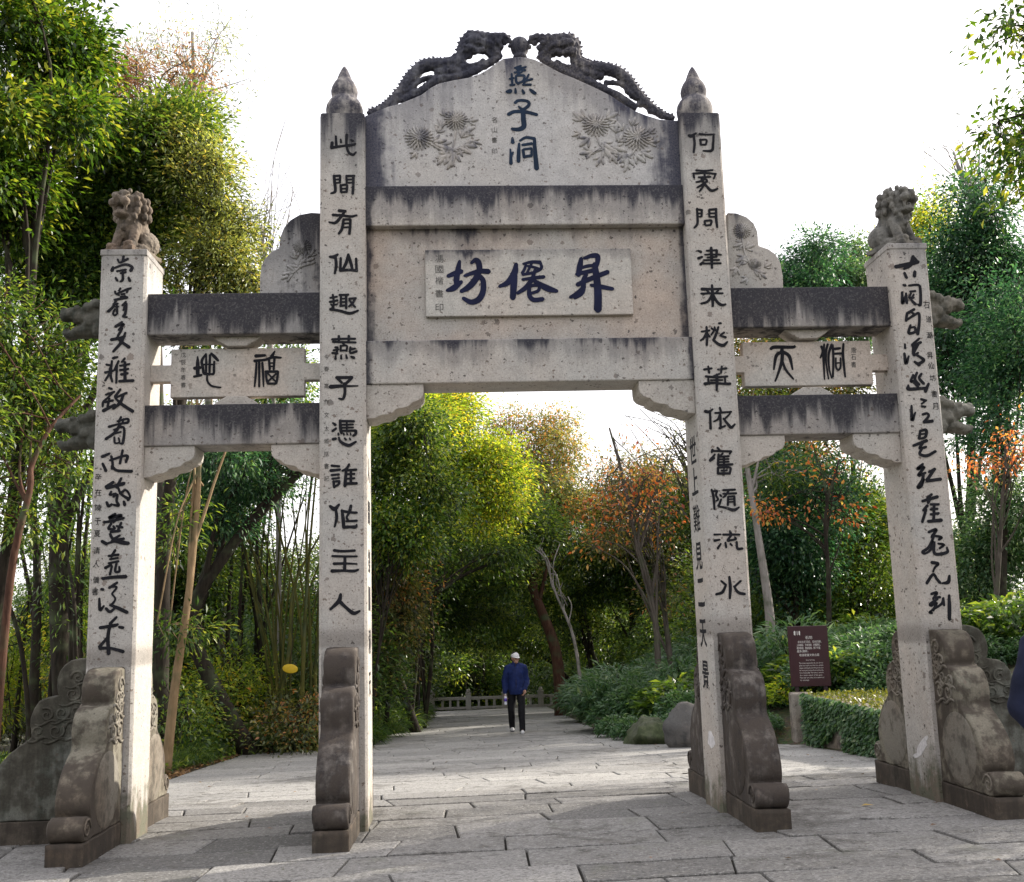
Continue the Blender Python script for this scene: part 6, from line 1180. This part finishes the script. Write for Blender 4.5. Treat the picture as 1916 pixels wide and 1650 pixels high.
for dx, w_ in ((.17, .035), (.235, .012), (.29, .03)):                                   # emblem strokes
    mb.add([(-u/2+u*(dx-w_/2), -.0325, tp-H_*.145), (-u/2+u*(dx+w_/2), -.0325, tp-H_*.155), (-u/2+u*(dx+w_*.7), -.0325, tp-H_*.09), (-u/2+u*(dx), -.0325, tp-H_*.075), (-u/2+u*(dx-w_*.6), -.0325, tp-H_*.095)], [(0, 1, 2, 3, 4)])
text_on(mb, '石坊', -.07*u, tp-H_*.215, .055)
for i, tx in enumerate(('古坊立於洞前，石柱四根，', '上刻楹聯，字跡清晰，坊額題名，', '雕刻精細，雙龍盤繞，獅子守望，', '歷久彌新。')):
    text_on(mb, tx, -u*.30+(.03*u if i == 0 else 0), tp-H_*(.28+.052*i), .040, maxw=u*.60)
text_on(mb, '敬請愛護文物古蹟', -u*.25, tp-H_*.50, .042, maxw=u*.5)
text_on(mb, 'Stone Archway', -.09*u, tp-H_*.575, .030, maxw=u*.22)
for i, tx in enumerate(('The archway stands before the cave. Its four', 'pillars bear couplets cut in the stone, and two', 'dragons coil along the curved top. Lions sit on', 'the outer posts and scroll stones brace the', 'feet of every pillar. The name is carved in', 'the centre panel of the gate.', 'Please take care of this old monument and', 'its carvings.')):
    text_on(mb, tx, -u*.27, tp-H_*(.625+.040*i), .030, maxw=u*.60)
mb.build('lettering', M_white, bd)
# stone railing at the end of the path
rl = thing('stone_railing', 'low pale stone balustrade across the far end of the path', 'railing', (.6, 36.6, gz(.6, 36.6)))
M_rail = stone('railing_stone', None, base=(.34, .33, .31), warm=(.36, .33, .29), speck=.5, allover=.1)
X0, X1 = onY(808, 1320, 36.6)[0]-1.5, onY(1035, 1320, 36.6)[0]+1.0; zg = gz(.6, 36.6); npan = 5; L = (X1-X0)/npan
for i in range(npan+1): 
    mb = MB(); x = X0+i*L-.6; mb.box(x-.11, x+.11, -.11, .11, -.1, .62); mb.box(x-.13, x+.13, -.13, .13, .62, .68); mb.ell((x, 0, .75), (.09, .09, .09)); mb.build('post', M_rail, rl, .015)
for i in range(npan):
    a, b_ = X0+i*L-.6+.11, X0+(i+1)*L-.6-.11
    MB().box(a, b_, -.07, .07, .40, .52).build('top_rail', M_rail, rl, .012); MB().box(a, b_, -.07, .07, .02, .12).build('bottom_rail', M_rail, rl, .012)
    for k in range(1, 4): MB().box(a+(b_-a)*k/4-.05, a+(b_-a)*k/4+.05, -.05, .05, .12, .40).build('baluster', M_rail, rl, .01)
# lamp post
lx = onY(783, 1300, 21)[0]; lp = thing('lamp_post', 'thin dark lamp post at the left edge of the path', 'lamp post', (lx, 21, hgt(lx, 21)))
M_iron = plain('lamp_iron', (.012, .012, .013), .5, .5, .2, 12)
MB().lathe((0, 0, -.1), [(.09, 0), (.09, .25), (.06, .32), (.045, .5), (.040, 1.55)], 14).build('pole', M_iron, lp, 0, True)
MB().lathe((0, 0, 1.45), [(.055, 0), (.07, .03), (.06, .10), (.085, .30), (.02, .38), (.005, .42)], 14).build('lantern', M_iron, lp, 0, True)
# yellow oval tag on the bamboo
ty = 11.6; tc = onY(543, 1251, ty); o = MB().ell((0, 0, 0), (.145, .012, .085), 24, 10, Matrix.Rotation(R(8), 3, 'Y')).build('tag_plate', plain('tag_yellow', (.62, .42, .02), .5, .4, .08, 30), None, 0, True)
o.location = tc; tag(o, 'bright yellow oval tag hanging in front of the bamboo clump', 'tag')
MB().tube([(0, 0, .07), (.03, .04, .5), (.02, .10, 1.1)], .006, 6).build('cord', MB_dark, o)
# twigs and fallen leaves near the gate
for (px, py, lab, a, L_) in ((1282, 1452, 'dark broken twig on the paving left of the right inner pillar', -.5, .14),):
    p = onY(px, py, 3.2); x, y = p[0], 3.0; o = MB().tube([(-L_/2, 0, .012), (0, .01, .02), (L_/2, -.015, .012)], [.005, .007, .004], 6).build('twig', MB_dark); o.location = (x, y, gz(x, y)+.003); o.rotation_euler = (0, 0, a); tag(o, lab, 'twig')
for (px, py, lab) in ((1623, 1518, 'single yellow fallen leaf on the paving between the two right pillars'),):
    d_ = ray(px, py); t_ = (0-CAM_C[2])/d_[2]; q = CAM_C+d_*t_; x, y = q[0], q[1]
    o = MB().add([(-.05, 0, .006), (0, -.03, .014), (.06, 0, .008), (0, .03, .016), (.02, .05, .01), (-.02, .045, .008)], [(0, 1, 3), (1, 2, 3), (3, 4, 5)]).build('fallen_leaf', plain('fallen_leaf_yellow', (.42, .28, .05), .6, .3, .2, 40)); o.location = (x, y, gz(x, y)+.012); tag(o, lab, 'leaf')

# ------------------------------------------------------------------ people
M_skin = plain('skin', (.36, .20, .14), .55, .4, .08, 30); M_blue = plain('jacket_blue', (.008, .018, .085), .75, .25, .25, 9, .01); M_trou = plain('trousers_black', (.008, .008, .010), .8, .2, .3, 12, .01)
M_capw = plain('cap_white', (.66, .65, .66), .75, .2, .06, 20); M_shoe = plain('shoe_white', (.60, .60, .60), .6, .3, .08, 20); M_sole = plain('shoe_sole', (.10, .10, .11), .7, .3, .1, 20); M_hair = plain('hair_dark', (.02, .018, .016), .6, .4, .3, 60); M_navy2 = plain('coat_navy', (.010, .013, .032), .8, .2, .3, 10, .01); M_dark = plain('eye_dark', (.015, .01, .01), .4, .5, .1, 20)
def hand(mb, w_, dirn, palm_n, sc=1, curl=.6, thumb=1):
    """palm plus five bent fingers; w_ wrist, dirn along the forearm, palm_n palm normal"""
    w_ = Vector(w_); d = Vector(dirn).normalized(); n = Vector(palm_n); n = (n-d*n.dot(d)).normalized(); s = d.cross(n)
    pc_ = w_+d*.045*sc; mb.cap(w_, w_+d*.075*sc, .024*sc, .030*sc, 10); mb.ell(w_+d*.055*sc, (.036*sc, .036*sc, .036*sc), 10, 6)
    for i, L in enumerate((.070, .080, .075, .060)):
        b = w_+d*.088*sc+s*(i-1.5)*.019*sc; p1 = b+(d*math.cos(curl*.5)+n*math.sin(curl*.5))*L*.5*sc; p2 = p1+(d*math.cos(curl*1.5)+n*math.sin(curl*1.5))*L*.32*sc; p3 = p2+(d*math.cos(curl*2.3)+n*math.sin(curl*2.3))*L*.25*sc
        mb.cap(b-d*.02*sc, p1, .0095*sc, .009*sc, 8); mb.cap(p1, p2, .009*sc, .008*sc, 8); mb.cap(p2, p3, .008*sc, .007*sc, 8)
    t0 = w_+d*.03*sc-s*.028*sc*thumb; t1 = t0+(d*.6-s*.6*thumb+n*.4).normalized()*.04*sc; t2 = t1+(d*.8+n*.5).normalized()*.032*sc; mb.cap(t0, t1, .012*sc, .010*sc, 8); mb.cap(t1, t2, .010*sc, .008*sc, 8)
def person(label, loc, rz, J, cloth, cap=True, group=None):
    """J: joints in local metres (facing -Y)"""
    root = thing('person', label, 'person', loc, rz)
    V = Vector; hd = V(J['head']); yaw = Matrix.Rotation(J.get('look', 0), 3, 'Z'); H = lambda x, y, z: tuple(hd+yaw @ V((x, y, z)))
    b = MB()
    b.ell(H(0, .01, .02), (.074, .092, .105), 18, 12); b.ell(H(0, -.03, -.055), (.055, .058, .055), 14, 9); b.ell(H(0, -.095, -.005), (.013, .020, .020)); b.ell(H(0, -.082, .025), (.045, .012, .010)); b.ell(H(0, -.078, -.055), (.024, .012, .007)); b.ell(H(0, -.075, -.085), (.022, .02, .018))
    for s in (-1, 1): b.ell(H(s*.076, .01, .0), (.012, .022, .032)); b.ell(H(s*.045, -.06, -.02), (.022, .02, .022))
    b.cap(H(0, .02, -.06), J['neck'], .052, .058); b.cap(J['neck'], J['chest'], .075, .13)
    b.cap(J['chest'], J['pelvis'], .135, .13)
    for s in 'LR':
        b.cap(J['sh'+s], J['el'+s], .046, .040); b.cap(J['el'+s], J['wr'+s], .040, .028); b.cap(J['hip'+s], J['kn'+s], .075, .055); b.cap(J['kn'+s], J['an'+s], .055, .040); b.cap(J['neck'], J['sh'+s], .06, .05)
        b.cap(V(J['an'+s])+V((0, .02, -.03)), V(J['an'+s])+V((0, -.13, -.045)), .038, .03)
        hand(b, J['wr'+s], V(J['wr'+s])-V(J['el'+s]), J.get('pn'+s, (0, -1, 0)), 1.0, J.get('curl'+s, .5), 1 if s == 'L' else -1)
    link('body', sculpt(b, .009, 2), M_skin, root)
    jk = MB(); jk.cap(J['chest'], V(J['pelvis'])+V((0, 0, -.05)), .172, .178, 20); jk.ell(V(J['chest'])+V((0, 0, .03)), (.205, .14, .15), 18, 10)
    jk.ell(V(J['pelvis'])+V((0, 0, .0)), (.185, .14, .14), 18, 10)
    for s in 'LR':
        jk.cap(J['neck'], J['sh'+s], .075, .075); jk.cap(J['sh'+s], J['el'+s], .077, .066); jk.cap(J['el'+s], V(J['wr'+s])*.93+V(J['el'+s])*.07, .066, .050)
        e = V(J['el'+s]); jk.ell(e, (.070, .070, .06))
    jk.cap(J['neck'], V(J['neck'])+V((0, -.005, .055)), .085, .072)
    jme = sculpt(jk, .012, 4, .010, 8, 2); hem = J['pelvis'][2]-.13
    for v in jme.vertices:
        if v.co.z < hem and abs(v.co.x) < .215: v.co.z = hem-(hem-v.co.z)*.05
    jko = link('jacket', jme, cloth[0], root)
    zp = MB().tube([tuple(V(J['neck'])+V((0, -.088, .04))), tuple(V(J['chest'])+V((0, -.152, .0))), tuple(V(J['chest'])+V((0, -.176, -.15))), tuple(V(J['pelvis'])+V((0, -.178, 0)))], .006, 6); zp.build('zip', M_dark, jko, 0, True)
    tr_ = MB(); tr_.ell(V(J['pelvis'])+V((0, 0, -.03)), (.165, .125, .13), 16, 10)
    for s in 'LR': tr_.cap(J['hip'+s], J['kn'+s], .098, .076); tr_.cap(J['kn'+s], V(J['an'+s])+V((0, .005, -.015)), .076, .064)
    link('trousers', sculpt(tr_, .012, 4, .006, 6, 5), cloth[1], root)
    for s in 'LR':
        a = V(J['an'+s]); sh = MB(); sh.cap(a+V((0, .035, -.045)), a+V((0, -.15, -.052)), .046, .040); sh.ell(a+V((0, -.10, -.05)), (.046, .09, .038)); sh.ell(a+V((0, .01, -.02)), (.045, .06, .045))
        so = link('shoe', sculpt(sh, .009, 3), cloth[2], root)
        MB().prism([(a.x+px_, a.y+py_) for px_, py_ in ((-.040, .075), (.040, .075), (.047, .0), (.046, -.10), (.034, -.175), (0, -.195), (-.034, -.175), (-.046, -.10), (-.047, 0))][::-1], 'z', a.z-.096, a.z-.070).build('sole', M_sole, so, .006)
    f = MB()
    for s in (-1, 1): f.ell(H(s*.030, -.080, .008), (.012, .006, .005), 8, 6)
    f.build('eye', M_dark, root, 0, True)
    h = MB(); h.ell(H(0, .028, .050), (.083, .098, .092), 16, 10); h.ell(H(0, .055, -.01), (.076, .062, .08), 14, 8); link('hair', sculpt(h, .010, 2), M_hair, root)
    if cap:
        c = MB(); rot = yaw
        for i in range(9):
            th = math.pi/2*i/8
        dome = [(max(.004, .096*math.cos(math.pi/2*i/8)), .035+.088*math.sin(math.pi/2*i/8)) for i in range(9)]
        c.lathe((0, 0, 0), [(.092, .022)]+dome, 22); c.v = [H(v[0]*.93, v[1]*1.06+.012, v[2]+.008) for v in c.v]
        co = c.build('cap', M_capw, root, 0, True)
        br = MB(); top = []; n = 12
        for i in range(n+1):
            a = math.pi*(-.12-.76*i/n); top.append((a))
        inn = [(.086*math.cos(a), .094*math.sin(a)+.012) for a in top]; ot = [(.092*math.cos(a), (.10+.075*math.sin(math.pi*i/n))*math.sin(a)+.012) for i, a in enumerate(top)]
        vs = []
        for zz in (.036, .028):
            vs += [H(q[0], q[1], zz) for q in inn]+[H(q[0], q[1], zz-.022*math.sin(math.pi*i/n)) for i, q in enumerate(ot)]
        m_ = n+1; fs = [(i, m_+i, m_+i+1, i+1) for i in range(n)]+[(2*m_+i, 2*m_+i+1, 3*m_+i+1, 3*m_+i) for i in range(n)]+[(m_+i, 3*m_+i, 3*m_+i+1, m_+i+1) for i in range(n)]
        br.add(vs, fs); br.build('brim', M_capw, co, 0, True)
    return root
# the walker: coming towards the gate, weight on the forward leg, right hand holding a bottle, left hand in the pocket
wx, wy = .575, 14.31
J1 = dict(head=(0, -.02, 1.555), look=.45, neck=(0, .0, 1.41), chest=(0, .0, 1.25), pelvis=(0, .0, .94), shL=(.175, .0, 1.36), elL=(.235, .05, 1.08), wrL=(.19, -.06, .90), shR=(-.175, .0, 1.36), elR=(-.235, .02, 1.08), wrR=(-.235, -.03, .84),
          hipL=(.095, 0, .90), knL=(.10, -.13, .50), anL=(.105, -.20, .096), hipR=(-.095, 0, .90), knR=(-.115, .0, .49), anR=(-.10, .20, .125), pnR=(.9, -.3, 0), curlR=.95, pnL=(-1, 0, 0), curlL=.5)
walker = person('man in a blue zip jacket, black trousers and white cap walking towards the gate', (wx, wy, gz(wx, wy)), R(-2), J1, (M_blue, M_trou, M_shoe))
bt = thing('water_bottle', 'small clear bottle with a violet label held low in the walking man\'s hand', 'bottle', (wx-.235, wy-.075, gz(wx, wy)+.60), R(0))
M_bot = plain('bottle_plastic', (.62, .63, .70), .25, .5, .05, 10); M_lab = plain('bottle_label', (.12, .07, .42), .4, .4, .1, 10)
MB().lathe((0, 0, 0), [(.029, 0), (.032, .01), (.032, .05), (.030, .055), (.032, .06), (.032, .15), (.026, .175), (.014, .195), (.013, .205)], 16).build('bottle_body', M_bot, bt, 0, True)
MB().lathe((0, 0, .07), [(.0328, 0), (.0328, .065)], 16).build('label_band', M_lab, bt, 0, True); MB().lathe((0, 0, .203), [(.0155, 0), (.0155, .022), (.012, .025)], 14).build('bottle_cap', M_capw, bt, 0, True)
# the bystander whose coat just enters the frame at the right
el = onY(1893, 1368, -4.0)
J2 = dict(head=(0, -.02, 1.53), look=.2, neck=(0, .0, 1.38), chest=(0, .0, 1.20), pelvis=(0, .0, .92), shL=(.19, .0, 1.32), elL=(.27, .06, 1.03), wrL=(.20, -.12, .93), shR=(-.19, .0, 1.32), elR=(-.27, .03, 1.05), wrR=(-.22, -.10, .90),
          hipL=(.09, 0, .88), knL=(.10, -.02, .48), anL=(.11, .0, .096), hipR=(-.09, 0, .88), knR=(-.10, -.02, .48), anR=(-.11, 0, .096), pnR=(1, 0, 0), curlR=.6, pnL=(-1, 0, 0), curlL=.6)
bx_ = el[0]+.35; person('bystander in a dark navy coat, only the bent elbow showing at the right edge', (bx_, -4.0, gz(bx_, -4.0)), R(0), J2, (M_navy2, M_trou, M_sole), cap=False)
